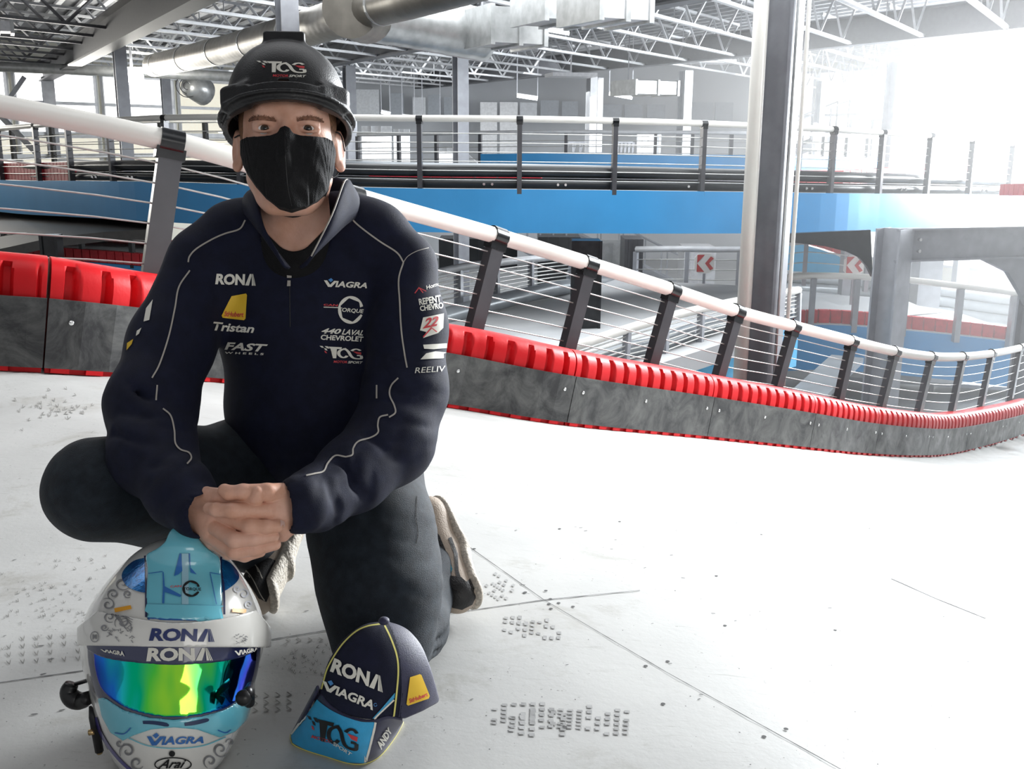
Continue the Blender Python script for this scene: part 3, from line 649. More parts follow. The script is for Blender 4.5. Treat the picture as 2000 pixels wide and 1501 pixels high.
# direction signs
def chevron_sign(px, py, z, lab):
    root = empty('arrow_sign', W(px, py, z)); c = W(px, py, z); X = Vector((1, 0, 0)); r = 0.165 * z / 17 * KZ; bd = MB()
    o_ = [(-1, .55), (-.55, 1), (.55, 1), (1, .55), (1, -.55), (.55, -1), (-.55, -1), (-1, -.55)]
    f = [c + X * r * a + UP * r * b for a, b in o_]; bk = [p + Vector((0, .03, 0)) for p in f]
    bd.add(f + bk, [tuple(range(8)), tuple(range(8, 16))[::-1]] + [(i, (i + 1) % 8, 8 + (i + 1) % 8, 8 + i) for i in range(8)]); bd.build('plate', M['whitep'], root)
    ch = MB()
    for dx in (0,):
        q = [(-.55, 0), (.15, .8), (.75, .8), (.05, 0), (.75, -.8), (.15, -.8)]
        ch.add([c + X * r * (a + dx) + UP * r * b - Vector((0, .006, 0)) for a, b in [(-.75, 0), (0, .85), (-.75, .85)]], [(0, 1, 2)]); ch.add([c + X * r * a + UP * r * b - Vector((0, .006, 0)) for a, b in [(-.75, 0), (-.75, -.85), (0, -.85)]], [(0, 1, 2)])
        ch.add([c + X * r * a + UP * r * b - Vector((0, .006, 0)) for a, b in [(.05, 0), (.6, .7), (.9, .5), (.45, 0), (.9, -.5), (.6, -.7)]], [(0, 1, 2, 3), (0, 3, 4, 5)])
    ch.build('red_arrow', M['redbox'], root); MB().bar(c - UP * r, c - UP * (r + .6), .05).build('post', M['steel'], root); tag(root, lab, 'sign')
chevron_sign(1376, 514, 17, 'red and white arrow sign left of the big grey column')
chevron_sign(1668, 518, 16.5, 'red and white arrow sign beside the portal frame column')
B5 = [(1240, 560, 18.5), (1340, 561, 18), (1440, 562, 18), (1570, 548, 17.5), (1690, 560, 17.5)]
railing('lower_railing', 'white handrail carrying the arrow sign under the bridge', [p + UP * 0.85 for p in [W(*q) for q in B5]], [W(*q) for q in B5], 0.07, 0.12, 0.09, 3, M['steel'], None, M['truss'], 0.012, ext=0.1, seg=6, sub=2)['category'] = 'railing'
# light blue ramp with red kerb, far right under the bridge
rq = [W(1500, 462, 22), W(1600, 487, 21), (W(1680, 520, 20))]
k = ribbon('ramp_skirt', catmull(rq, 4), -0.75, 0, 0.05, M['blue_light']); tag(k, 'light blue ramp skirt descending rightward under the bridge', 'skirt panel')
k = kerb_row('red_kerb', catmull(rq, 4), .2, 0.02, .22, .15, .3, M['red']); tag(k, 'red kerb along the descending light blue ramp', 'kerb')
# far posts and columns below bridge on the right
for px, z, wd in ((1642, 19, .3), (1795, 20, .55), (1862, 21, .3), (1760, 23, .4)):
    p = L(px, z, -4.0); o = MB().box(Vector((p.x, p.y, -2.1)), Vector((wd / 2, 0, 0)), Vector((0, wd / 2, 0)), UP * 1.9).build('support_post', M['steel'])
    tag(o, {1642: 'grey support post left of the portal frame', 1795: 'wide bleached post seen through the portal frame', 1862: 'narrow bleached post seen through the portal frame, rightmost', 1760: 'pale post seen through the portal frame, nearest its left column'}[px], 'support post')
# clutter under the bridge, centre; two dark boxes stand in for shade
for (px0, py0, px1, py1, z, m_, lab) in ((860, 462, 1010, 520, 21, 'bumper', 'dark backing box put in for the shade below the bridge, right of the sleeve'), (1050, 458, 1130, 560, 20, 'bumper', 'dark backing box put in for the shade below the bridge behind the railing'), (1215, 462, 1250, 560, 19, 'steel_dark', 'tall dark cabinet below the bridge'), (1130, 470, 1215, 545, 21.5, 'galv', 'grey machinery panel below the bridge'), (1330, 478, 1390, 555, 21, 'lampbox', 'pale panelled cabinet below the bridge left of the big column')):
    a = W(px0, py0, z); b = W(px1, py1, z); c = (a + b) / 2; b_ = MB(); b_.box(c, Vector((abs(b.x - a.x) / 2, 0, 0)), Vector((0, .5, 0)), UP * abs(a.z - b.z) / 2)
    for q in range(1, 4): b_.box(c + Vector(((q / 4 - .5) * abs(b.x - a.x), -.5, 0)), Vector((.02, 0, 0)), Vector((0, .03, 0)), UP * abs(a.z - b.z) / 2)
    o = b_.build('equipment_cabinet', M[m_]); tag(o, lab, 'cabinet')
def stair(name, a, b, w, n, material, lab):
    root = empty(name, b); d = (b - a) / n; nv = Vector((0, 1, 0)) * w
    st = MB()
    for s_ in (0, 1): st.bar(a + nv * s_, b + nv * s_, .05, .25)
    st.build('stringer', material, root); t = MB()
    for i in range(n): t.box(a + d * (i + .5) + nv / 2, Vector((.13, 0, 0)), nv / 2, UP * .02)
    t.build('treads', material, root)
    for s_ in (0, 1):
        h = MB(); h.bar(a + nv * s_ + UP * .95, b + nv * s_ + UP * .95, .045)
        for i in range(0, n + 1, 3): h.bar(a + nv * s_ + d * i, a + nv * s_ + d * i + UP * .95, .04)
        h.build('handrail', material, root)
    tag(root, lab, 'stairs')
stair('metal_stairs', W(1005, 470, 20), W(1105, 530, 20), 1, 12, M['steel'], 'dark metal stairs descending below the bridge behind the railing')
stair('metal_stairs', W(1130, 465, 24), W(1330, 565, 24), 1.2, 14, M['steel'], 'grey metal stairs descending below the bridge left of the arrow sign')
stair('metal_stairs', W(1655, 258, 25), W(1535, 305, 25), 1.2, 10, M['steel_dark'], 'dark stairs rising to a platform right of the big grey column')
pr = MB(); a = W(1660, 260, 25); b = W(1787, 262, 25)
for h in (0.0, 0.35): pr.bar(a + UP * (.05 + h), b + UP * (.05 + h), .05)
for q in range(4): p = a.lerp(b, q / 3); pr.bar(p + UP * .42, p - UP * 1.3, .06)
o = pr.build('platform_rail', M['steel_dark']); tag(o, 'dark rail of a small platform right of the big grey column', 'railing')
# ================================================================== outer walls
def wall(name, a, b, z0, z1, material, thick=0.2):
    mb = MB(); a, b = Vector(a), Vector(b); d = (b - a).normalized(); n = Vector((-d.y, d.x, 0)) * thick
    v = [Vector((a.x, a.y, z0)), Vector((b.x, b.y, z0)), Vector((b.x, b.y, z1)), Vector((a.x, a.y, z1))]
    mb.add(v + [x + n for x in v], [(0, 1, 2, 3), (7, 6, 5, 4), (0, 4, 5, 1), (1, 5, 6, 2), (2, 6, 7, 3), (3, 7, 4, 0)]); o = mb.build(name, material); o['kind'] = 'structure'; return o
M['wall_grey'] = mat('grey_panel_wall', (0.50, 0.52, 0.55), 0.6, 0, 0.12, 0.35)
M['wall_cream'] = mat('sunlit_cream_panels', (0.82, 0.80, 0.70), 0.6, 0, 0.03, 0.6)
M['pane_warm'] = mat('bright_daylight_panel', (0.4, 0.38, 0.32), 0.6, emit=((1.0, 0.955, 0.80), 0.62))
M['pane_hot'] = mat('daylight_window', (.5, .5, .5), 0.6, emit=((1.0, 1.0, 1.0), 2.2))
M['pane_cool'] = mat('hazy_daylight_window', (1, 1, 1), 0.6, emit=((0.93, 0.97, 1.0), 1.35))
M['ceil'] = mat('roof_deck_grey', (0.24, 0.245, 0.26), 0.7, 0, 0.2, 0.5)
ZB = -4.0; ZT = 3.9
wall('wall_back', W(640, 300, 34).xy.to_3d() + Vector((-6, 0, 0)), W(1560, 300, 34).xy.to_3d() + Vector((3, 0, 0)), ZB, ZT + 0.5, M['wall_grey'])
LW0 = Vector((-22, 22.2, 0)); LW1 = Vector((-8.5, 42.5, 0))
wall('wall_left', LW0, LW1, ZB, ZT + .5, M['wall_cream'])
# translucent daylight panels of the left wall, each bay a window
dl = (LW1 - LW0).normalized(); nl = Vector((dl.y, -dl.x, 0)); LL = (LW1 - LW0).length
pane_i = 0
def window(a, b, z0, z1, n_off, material, bars=True):
    global pane_i
    pane_i += 1; mb = MB(); v = [Vector((a.x, a.y, z0)), Vector((b.x, b.y, z0)), Vector((b.x, b.y, z1)), Vector((a.x, a.y, z1))]; mb.add([x + n_off * 0.05 for x in v], [(0, 1, 2, 3)]); w_ = mb.build('window_%d' % pane_i, material); w_['kind'] = 'structure'
    fr = MB()
    for p, q in ((0, 1), (1, 2), (2, 3), (3, 0)): fr.bar(v[p] + n_off * .08, v[q] + n_off * .08, .09)
    if bars: fr.bar((v[0] + v[3]) / 2 + n_off * .08, (v[1] + v[2]) / 2 + n_off * .08, .10)
    fr.build('window_frame', M['truss'], w_)
for i in range(8):
    a = LW0 + dl * (LL * (i + .04) / 8); b = LW0 + dl * (LL * (i + .96) / 8); window(a, b, 1.05, 2.9, nl, M['pane_hot'] if i in (3, 4, 5) else M['pane_warm'])
    window(a, b, -0.2, 0.95, nl, M['pane_warm'], bars=False)
# right: tall window wall, source of the glare
RW0 = Vector((8.0, 48, 0)); RW1 = Vector((24.0, 25.4, 0)); dr = (RW1 - RW0).normalized(); nr = Vector((dr.y, -dr.x, 0)) ; nr = nr if nr.y < 0 else -nr; RL = (RW1 - RW0).length
wall('wall_right', RW0, RW1, ZB, ZT + .5, M['wall_cream'])
for i in range(8):
    a = RW0 + dr * (RL * (i + .03) / 8); b = RW0 + dr * (RL * (i + .97) / 8)
    window(a, b, 0.3, 3.6, nr, M['pane_hot']); window(a, b, -3.4, 0.1, nr, M['pane_hot'] if i > 1 else M['pane_cool'])
# acoustic / cladding panels hanging on the back wall
pm_ = 0
for i, (x0, y0, x1, y1, c) in enumerate([(760, 182, 790, 232, 0), (805, 190, 833, 228, 1), (835, 185, 862, 232, 0), (866, 190, 888, 232, 0), (937, 200, 972, 310, 2), (975, 200, 1012, 310, 2), (1014, 200, 1050, 236, 1), (1054, 196, 1092, 236, 0), (1096, 198, 1130, 236, 0), (1175, 204, 1215, 238, 0), (1218, 204, 1256, 240, 0), (1262, 204, 1300, 242, 0), (1350, 200, 1392, 244, 0), (1395, 200, 1432, 244, 0), (690, 175, 742, 230, 1)]):
    a = W(x0, y0, 32.5); b = W(x1, y1, 32.5); c_ = (a + b) / 2; b_ = MB().box(c_, Vector((abs(b.x - a.x) / 2 - .03, 0, 0)), Vector((0, .08, 0)), UP * abs(a.z - b.z) / 2)
    if 'panel0' not in M:
        M['panel0'] = mat('slate_panel', (0.34, 0.365, 0.40), .6); M['panel1'] = mat('light_panel', (.6, .62, .65), .6); M['panel2'] = mat('white_panel', (.8, .81, .83), .6)
    o = b_.build('wall_panel', M['panel%d' % c]); tag(o, ['slate grey', 'light grey', 'white'][c] + ' cladding panel hung on the far back wall above the bridge railing', 'wall panel', ['slate panels on the back wall', 'light panels on the back wall', 'white panels on the back wall'][c])
# white partition boards and equipment standing on the far deck
for (x0, y0, x1, y1, z, m_, lab) in ((708, 246, 765, 335, 24, 'panel2', 'tall white partition board right of the ear'), (770, 252, 800, 335, 24, 'panel2', 'narrow white partition board next to the tall one'), (858, 288, 905, 335, 23.5, 'panel2', 'low white partition board beside the white stair side'), (1244, 258, 1278, 305, 26, 'panel2', 'white kiosk box between two bridge posts'), (1278, 262, 1290, 305, 26, 'panel1', 'light grey box attached beside the white kiosk')):
    a = W(x0, y0, z); b = W(x1, y1, z); c_ = (a + b) / 2; b_ = MB().box(c_, Vector((abs(b.x - a.x) / 2, 0, 0)), Vector((0, .1, 0)), UP * abs(a.z - b.z) / 2)
    nb_ = 3
    for q in range(1, nb_): b_.box(c_ + Vector(((q / nb_ - .5) * abs(b.x - a.x), -.11, 0)), Vector((.015, 0, 0)), Vector((0, .02, 0)), UP * abs(a.z - b.z) / 2)
    o = b_.build('partition_board', M[m_]); tag(o, lab, 'partition')
o = MB(); v = [W(905, 292, 23), W(948, 333, 23), W(905, 333, 23)]; o.add(v + [x + Vector((0, .3, 0)) for x in v], [(0, 1, 2), (5, 4, 3), (0, 3, 4, 1), (1, 4, 5, 2), (2, 5, 3, 0)]); o = o.build('stair_side', M['panel2']); tag(o, 'white triangular stair side beyond the bridge', 'stair')
for (x0, x1, y0, y1) in ((1105, 1160, 282, 306), (1205, 1235, 284, 306)):
    b_ = MB(); a = W(x0, y1, 26); b = W(x1, y1, 26); h = 0.45
    b_.bar(a + UP * h, b + UP * h, .04)
    for q in range(5): p = a.lerp(b, q / 4); b_.bar(p, p + UP * h, .04); b_.bar(p, p + UP * h + (b - a) * .1, .03)
    o = b_.build('barrier_stand', M['steel']); tag(o, 'grey folding stand beyond the far railing, %s the white column pair' % ('left of' if x0 < 1150 else 'right of'), 'stand')
o = MB().bar(W(1375, 238, 33.9), W(1409, 237, 33.9), .06, .09).build('red_light_bar', mat('red_lit_bar', (.9, .02, .1), .5, emit=((1, .03, .15), 1.5))); tag(o, 'short red glowing bar on the far wall left of the big grey column', 'light')
# ================================================================== roof
cm = MB(); cm.add([(-50, -3, ZT + .12), (50, -3, ZT + .12), (50, 60, ZT + .12), (-50, 60, ZT + .12)], [(0, 3, 2, 1)])
Gd = Vector((-0.479, 0.878, 0)); Jd = Vector((0.52, 0.854, 0))
# ribs of the roof deck run with the girders
co = cm.build('ceiling', M['ceil']); co['kind'] = 'structure'
rb = MB()
for k in range(-60, 100):
    c = Vector((k * 0.55, 15, ZT + 0.06)); rb.bar(c - Gd * 14, c + Gd * 40, 0.12, 0.07)
ro_ = rb.build('deck_ribs', M['truss'], co)
# girders through the columns
gz0, gz1 = 2.62, 3.25
girders = []
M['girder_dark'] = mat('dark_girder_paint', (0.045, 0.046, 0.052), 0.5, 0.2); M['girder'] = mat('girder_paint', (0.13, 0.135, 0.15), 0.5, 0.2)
P1 = L(230, 16.5, 0); P2 = L(899, 18.2, 0); P3 = L(1340, 22, 0); P4 = L(1470, 7.6, 0)
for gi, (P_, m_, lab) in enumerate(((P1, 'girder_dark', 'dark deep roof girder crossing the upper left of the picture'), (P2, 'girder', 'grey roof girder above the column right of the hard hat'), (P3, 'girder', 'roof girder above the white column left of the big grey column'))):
    a = Vector((P_.x, P_.y, 0)) - Gd * 22; b = Vector((P_.x, P_.y, 0)) + Gd * 18
    gz0 = 2.62 if gi == 0 else 2.98
    g = MB(); g.bar(a + UP * (gz0 + .28), b + UP * (gz0 + .28), .05, .56); g.bar(a + UP * gz0, b + UP * gz0, .32, .04); g.bar(a + UP * (gz0 + .56), b + UP * (gz0 + .56), .32, .04)
    o = g.build('roof_girder', M[m_]); tag(o, lab, 'girder'); girders.append(P_)
def joist(c, L0, L1, m_, dz, npan, dark=False):
    """open web joist along Jd through c"""
    a = c + Jd * L0; b = c + Jd * L1; mb = MB(); zt = 3.72; zb = zt - dz; cw = .095
    for z in (zt, zb): mb.bar(a + UP * z, b + UP * z, cw, .055)
    n = npan; d = (b - a) / n
    for i in range(n):
        p = a + d * i; q = p + d * .5; r_ = p + d
        mb.tube([p + UP * zt, q + UP * zb], .03, 4, cap=False); mb.tube([q + UP * zb, r_ + UP * zt], .03, 4, cap=False)
        mb.tube([p + UP * zt, p + UP * (zb)], .012, 4, cap=False) if i % 2 else None
    return mb
def meet(a, d, b, e):              # a + d*t meets the line b + e*u
    den = d.x * e.y - d.y * e.x; return ((b.x - a.x) * e.y - (b.y - a.y) * e.x) / den
F0 = [Vector((p.x, p.y, 0)) for p in (P1, P2, P3)]
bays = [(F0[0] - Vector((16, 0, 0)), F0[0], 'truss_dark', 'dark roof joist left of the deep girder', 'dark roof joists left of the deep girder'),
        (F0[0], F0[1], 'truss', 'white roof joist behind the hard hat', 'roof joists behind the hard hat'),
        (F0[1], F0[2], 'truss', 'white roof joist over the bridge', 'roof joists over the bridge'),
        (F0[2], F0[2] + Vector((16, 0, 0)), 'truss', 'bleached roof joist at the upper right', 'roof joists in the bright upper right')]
ORD = 'nearest second third fourth fifth sixth seventh eighth ninth tenth eleventh twelfth thirteenth fourteenth fifteenth sixteenth seventeenth eighteenth nineteenth twentieth twenty-first twenty-second twenty-third twenty-fourth twenty-fifth twenty-sixth twenty-seventh twenty-eighth twenty-ninth thirtieth thirty-first thirty-second thirty-third thirty-fourth'.split()
for a_, b_, m_, lab, grp in bays:
    nj = 0
    for k in range(34):
        st = a_ + Gd * (-16 + k * 1.9); ln = meet(st, Jd, b_, Gd)
        if ln < 0.5: continue
        ok = any(q_[2] > 2.5 and -150 < q_[0] < 2150 and -80 < q_[1] < 250 for q_ in [px_of(st + Jd * (ln * s_ / 10) + UP * 3.3) for s_ in range(11)])
        if not ok: continue
        if st.y + Jd.y * ln > 44 or st.y > 44: continue
        o = joist(st, 0, ln, m_, 0.72, max(5, int(ln / 1.7))).build('roof_joist', M[m_]); tag(o, lab + (', ' + (ORD[nj] if nj == 0 else ORD[nj] + ' from the near end')), 'roof joist', grp); nj += 1
# ================================================================== ducts
def duct(name, pts, r, m_, lab, holes=None):
    root = empty(name, pts[0]); P = [Vector(p) for p in pts]; S = arclen(P); rr = []; pp = []
    n = int(S[-1] / 0.08)
    for i in range(n + 1):
        p, t = at_len(P, S, S[-1] * i / n); pp.append(p); rr.append(r * (1.0 if i % 3 else 1.012))
    MB().tube(pp, rr, 20).build('tube', M[m_], root, smooth=True)
    if holes:
        for k in range(holes):
            p, t = at_len(P, S, S[-1] * (k + .5) / holes); c = p + (Vector((0.25, -.6, -.55)).normalized()) * r * .985
            hb = MB(); hb.tube([c, c + (c - p).normalized() * .03], .035, 8); hb.build('nozzle', M['black_steel'], root)
    for k in range(0, int(S[-1] / 2.4)):
        p, t = at_len(P, S, k * 2.4 + .6); cb2 = MB(); cb2.tube([p - t * .03, p + t * .03], r * 1.04, 20); cb2.build('joint_band', M['galv'], root)
    tag(root, lab, 'duct')
    return root
duct('air_duct', [W(300, 128, 19.5), W(450, 95, 15.4), W(600, 55, 12.2), W(705, 22, 10.6)], 0.26, 'duct', 'long perforated round duct passing behind the hard hat', 12)
duct('air_duct', [W(715, 18, 10.4), W(800, -5, 9.4), W(960, -52, 8.2)], 0.24, 'duct', 'perforated round duct leaving the picture at the top centre', 5)
duct('air_duct', [W(688, 22, 10.8), W(790, 38, 11.1), W(950, 70, 11.6)], 0.36, 'galv', 'wide pale round duct between the duct elbow and the square unit')
duct('wall_pipe', [W(-60, 128, 21), W(200, 138, 21), W(460, 150, 21.5)], 0.13, 'galv', 'shiny pipe running along the top of the left wall')
el = MB(); c = W(700, 22, 10.5); el.tube([c + Vector((-.05, -.35, 0)), c + Vector((.05, .4, 0))], .37, 24); o = el.build('duct_drum', M['duct']); tag(o, 'round duct drum where the perforated ducts meet', 'duct')
def boxduct(x0, y0, x1, y1, z, dp, m_, lab, yaw=0.45):
    a = W(x0, y0, z); b = W(x1, y1, z); c_ = (a + b) / 2; c, s = math.cos(yaw), math.sin(yaw); ax = Vector((c, s, 0)); ay = Vector((-s, c, 0)); hw = abs(b.x - a.x) / 2 / c; hz = abs(a.z - b.z) / 2
    r = empty('duct_box', c_); MB().box(c_ + ay * dp / 2, ax * hw, ay * dp / 2, UP * hz).build('casing', M[m_], r); fl_ = MB()
    for q in (-1, 0.05, 1): fl_.box(c_ + ax * hw * q + ay * dp / 2, ax * .03, ay * (dp / 2 + .03), UP * (hz + .03))
    fl_.build('flanges', M['galv'], r)
    for q in (-.8, .8): e_ = c_ + ax * hw * q + ay * dp / 2; MB().bar(e_, Vector((e_.x, e_.y, 4.02)), .025).build('hanger', M['steel'], r); tag(r, lab, 'duct'); return r
boxduct(962, 15, 1066, 84, 10.8, 1.0, 'galv', 'square sheet metal unit at the end of the wide round duct')
boxduct(1066, -30, 1178, 38, 9.8, .9, 'galv', 'square sheet metal duct beside the square unit at the top')
boxduct(1172, -40, 1275, 36, 8.6, .9, 'lampbox', 'bright white duct box at the top edge of the picture')
boxduct(1240, 158, 1328, 184, 21, 1.2, 'galv', 'distant sheet metal duct left of the white column')
boxduct(-30, 40, 18, 60, 14, .5, 'lampbox', 'small lamp housing at the upper left corner')
# tube lights
for i, (x0, y0, x1, y1, z, lab) in enumerate(((1066, 58, 1112, 66, 11.5, 'lit tube lamp just right of the square unit'), (1074, 32, 1176, 53, 10, 'lit tube lamp in the row below the white duct box, lowest'), (1100, 31, 1205, 49, 9.9, 'lit tube lamp in the row below the white duct box, second from the left'), (1130, 25, 1240, 45, 9.7, 'lit tube lamp in the row below the white duct box, highest'), (786, 226, 810, 229, 30, 'small lit strip on the far wall right of the head'), (745, 218, 762, 222, 30, 'small lit strip on the far wall close to the head'), (825, 228, 860, 230, 30, 'small lit strip left of the column beyond the bridge'), (1010, 186, 1050, 192, 27, 'distant lit lamp above the white panels'), (1190, 182, 1235, 190, 26, 'distant lit lamp left of the white column'))):
    a = W(x0, y0, z); b = W(x1, y1, z); r = empty('tube_lamp', a); d = (b - a)
    MB().bar(a + UP * .05, b + UP * .05, .12 if z < 15 else .2, .04).build('housing', M['lampbox'], r)
    for e_ in (a, b): MB().bar(e_ + UP * .05, Vector((e_.x, e_.y, 4.02)), .012 if z < 15 else .03).build('hanger', M['steel'], r)
    MB().tube([a, b], .022 if z < 15 else .07, 8).build('tube', M['lamp'], r); tag(r, lab, 'lamp')
c9 = W(1370, 120, 24); o = MB().box(c9, Vector((.9, .2, 0)), Vector((-.1, .4, 0)), UP * .05).bar(c9, Vector((c9.x, c9.y, 4.02)), .04).build('panel_lamp', M['lampbox']); tag(o, 'flat white lamp panel hanging left of the big grey column', 'lamp')
c9 = W(1115, 147, 22); o = MB().box(c9, Vector((.6, .1, 0)), Vector((-.1, .4, 0)), UP * .05).bar(c9, Vector((c9.x, c9.y, 4.02)), .04).build('panel_lamp', M['lampbox']); tag(o, 'flat white lamp panel hanging above the slim white columns', 'lamp')
# round hanging fan, glare lamp
r = empty('hanging_fan', W(380, 172, 22)); c = W(380, 172, 22); MB().tube([c + Vector((-.12, -.2, .05)), c + Vector((.05, .1, -.02)), c + Vector((.16, .35, -.1))], [.26, .34, .36], 20).build('drum', M['galv'], r, smooth=True)
gm_ = MB()
for q in (.1, .2, .3): gm_.tube([c + Vector((-.13, -.22, .05)) + Vector((math.cos(a) * q, 0, math.sin(a) * q)) for a in [k * math.pi / 8 for k in range(17)]], .012, 4)
gm_.build('grille', M['steel_dark'], r); MB().bar(c, c + UP * 1.1, .05).build('hanger', M['steel'], r); tag(r, 'round drum fan hanging before the left wall beside the hard hat', 'fan')
r = empty('glare_lamp', W(258, 148, 20)); c = W(258, 148, 20); bmx = MB(); bmx.box(c, Vector((.25, 0, 0)), Vector((0, .1, 0)), UP * .2); bmx.build('lit_face', mat('very_bright_lamp', (1, 1, 1), .5, emit=((1, .98, .9), 60)), r); MB().bar(c + UP * .2, c + UP * 1.2, .05).build('hanger', M['steel'], r); tag(r, 'very bright glaring lamp beside the grey column on the left', 'lamp')
lp = bpy.data.lights.new('glare_lamp_light', 'POINT'); lp.energy = 40; lp.color = (1, .95, .85); lp.shadow_soft_size = .3; lo_ = bpy.data.objects.new('glare_lamp_light', lp); COL.objects.link(lo_); lo_.location = c + Vector((.3, -.4, 0))
# girts on the left wall
for (za, lab) in ((1.02, 'middle'), (0.35, 'low'), (2.95, 'top')):
    o = MB().bar(LW0 + nl * .3 + UP * za, LW1 + nl * .3 + UP * za, .16, .14).build('wall_girt', M['truss']); tag(o, 'pale horizontal wall beam across the bright left wall, %s' % za if False else 'pale horizontal wall beam across the bright left wall, the %s one' % lab, 'beam')
for (a, b, lab) in ((W(48, 150, 23), W(10, 205, 23), 'upper diagonal wall brace at the left picture edge'), (W(0, 225, 23), W(72, 300, 23), 'lower thin diagonal wall brace at the left picture edge')):
    o = MB().bar(a, b, .12).build('wall_brace', M['steel']); tag(o, lab, 'brace')
# ================================================================== distance-field modelling (numpy) -> smooth closed meshes
class Field:
    def __init__(s, lo, hi, h, frame=None):
        s.lo = np.array(lo, float); s.h = h; s.n = np.maximum(4, np.ceil((np.array(hi, float) - s.lo) / h).astype(int) + 1)
        s.ax = [s.lo[i] + h * np.arange(s.n[i]) for i in range(3)]
        s.D = np.full(s.n, 0.5, dtype=np.float32); s.frame = frame       # frame: 4x4 local->world
        s.inv = frame.inverted() if frame is not None else None
    def P(s, p):                   # world point -> field coordinates
        p = Vector(p); p = s.inv @ p if s.inv is not None else p
        return np.array(p, float)
    def win(s, lo, hi):
        a = np.clip(((np.array(lo) - s.lo) / s.h).astype(int) - 2, 0, s.n - 1); b = np.clip(((np.array(hi) - s.lo) / s.h).astype(int) + 4, 1, s.n)
        sl = tuple(slice(int(a[i]), int(max(a[i] + 1, b[i]))) for i in range(3))
        X = s.ax[0][sl[0]][:, None, None].astype(np.float32); Y = s.ax[1][sl[1]][None, :, None].astype(np.float32); Z = s.ax[2][sl[2]][None, None, :].astype(np.float32)
        return sl, X, Y, Z
    def _mix(s, sl, d, k, sub=False):
        A = s.D[sl]
        if sub: A = -A
        if k > 0:
            hh = np.maximum(k - np.abs(A - d), 0) / k; r = np.minimum(A, d) - hh * hh * k * 0.25
        else: r = np.minimum(A, d)
        s.D[sl] = -r if sub else r
    def ell(s, c, r, R=None, k=0.02, sub=False):
        c = np.array(c, float); r = np.array(r, float); m = float(max(r)) + k + 3 * s.h
        sl, X, Y, Z = s.win(c - m, c + m); x, y, z = X - c[0], Y - c[1], Z - c[2]
        if R is not None:          # rows of R are the ellipsoid's axes
            a = [R[i][0] * x + R[i][1] * y + R[i][2] * z for i in range(3)]
        else: a = [x, y, z]
        q = (a[0] / r[0]) ** 2 + (a[1] / r[1]) ** 2 + (a[2] / r[2]) ** 2; g = (a[0] / r[0] ** 2) ** 2 + (a[1] / r[1] ** 2) ** 2 + (a[2] / r[2] ** 2) ** 2
        k0 = np.sqrt(q); k1 = np.sqrt(g) + 1e-9; d = k0 * (k0 - 1) / k1
        s._mix(sl, d.astype(np.float32), k, sub); return s
    def cap(s, a, b, ra, rb, k=0.02, sub=False, flat=None):
        a = np.array(a, float); b = np.array(b, float); m = max(ra, rb) * 1.3 + k + 3 * s.h
        sl, X, Y, Z = s.win(np.minimum(a, b) - m, np.maximum(a, b) + m); d = b - a; L2 = float(d @ d) + 1e-12
        x, y, z = X - a[0], Y - a[1], Z - a[2]; t = np.clip((x * d[0] + y * d[1] + z * d[2]) / L2, 0, 1)
        x = x - t * d[0]; y = y - t * d[1]; z = z - t * d[2]
        if flat is not None:       # (direction, factor): section squeezed by factor along direction
            n, f = np.array(flat[0], float), flat[1]; n = n / np.linalg.norm(n); q = (x * n[0] + y * n[1] + z * n[2]) * (1 / f - 1)
            x = x + q * n[0]; y = y + q * n[1]; z = z + q * n[2]
        dd = np.sqrt(x * x + y * y + z * z) - (ra + (rb - ra) * t)
        s._mix(sl, dd.astype(np.float32), k, sub); return s
    def path(s, pts, rad, k=0.02, kj=None, sub=False, flat=None):
        """capsule chain joined on its own first, then merged with k"""
        tmp = Field(s.lo, s.lo + s.h, s.h); P = np.array([np.array(p, float) for p in pts]); m = max(rad) * 1.3 + k + 3 * s.h
        sl, X, Y, Z = s.win(P.min(0) - m, P.max(0) + m); tmp.ax = [s.ax[i][sl[i]] for i in range(3)]; tmp.lo = np.array([t[0] for t in tmp.ax]); tmp.n = np.array([len(t) for t in tmp.ax]); tmp.D = np.full(tmp.n, 0.5, np.float32)
        for i in range(len(P) - 1): tmp.cap(P[i], P[i + 1], rad[i], rad[i + 1], k=(kj if kj is not None else 0.4 * max(rad)) if i else 0, flat=flat)
        s._mix(sl, tmp.D, k, sub); return s
    def full(s): return s.ax[0][:, None, None], s.ax[1][None, :, None], s.ax[2][None, None, :]
    def cut(s, p, n, k=0.0):       # remove the half space on the side of n
        p = np.array(p, float); n = np.array(n, float); n = n / np.linalg.norm(n); X, Y, Z = s.full(); d = (X - p[0]) * n[0] + (Y - p[1]) * n[1] + (Z - p[2]) * n[2]
        s.D = np.maximum(s.D, d.astype(np.float32)); return s
    def prism(s, poly, eye=None):  # keep what lies inside the polygon drawn on the plane z=0; eye: distance of the converging point
        X, Y = s.ax[0][:, None], s.ax[1][None, :]; d = np.full((s.n[0], s.n[1]), 1e9); ins = np.zeros((s.n[0], s.n[1]), bool); N = len(poly)
        for i in range(N):
            x0, y0 = poly[i]; x1, y1 = poly[(i + 1) % N]; ex, ey = x1 - x0, y1 - y0; t = np.clip(((X - x0) * ex + (Y - y0) * ey) / (ex * ex + ey * ey + 1e-12), 0, 1)
            d = np.minimum(d, (X - x0 - t * ex) ** 2 + (Y - y0 - t * ey) ** 2)
            c = ((y0 <= Y) & (y1 > Y)) | ((y1 <= Y) & (y0 > Y)); xi = x0 + (Y - y0) * ex / (ey if abs(ey) > 1e-12 else 1e-12); ins ^= (c & (X < xi))
        sd = np.sqrt(d); sd = np.where(ins, -sd, sd).astype(np.float32)
        if eye is None: s.D = np.maximum(s.D, np.broadcast_to(sd[:, :, None], s.D.shape)); return s
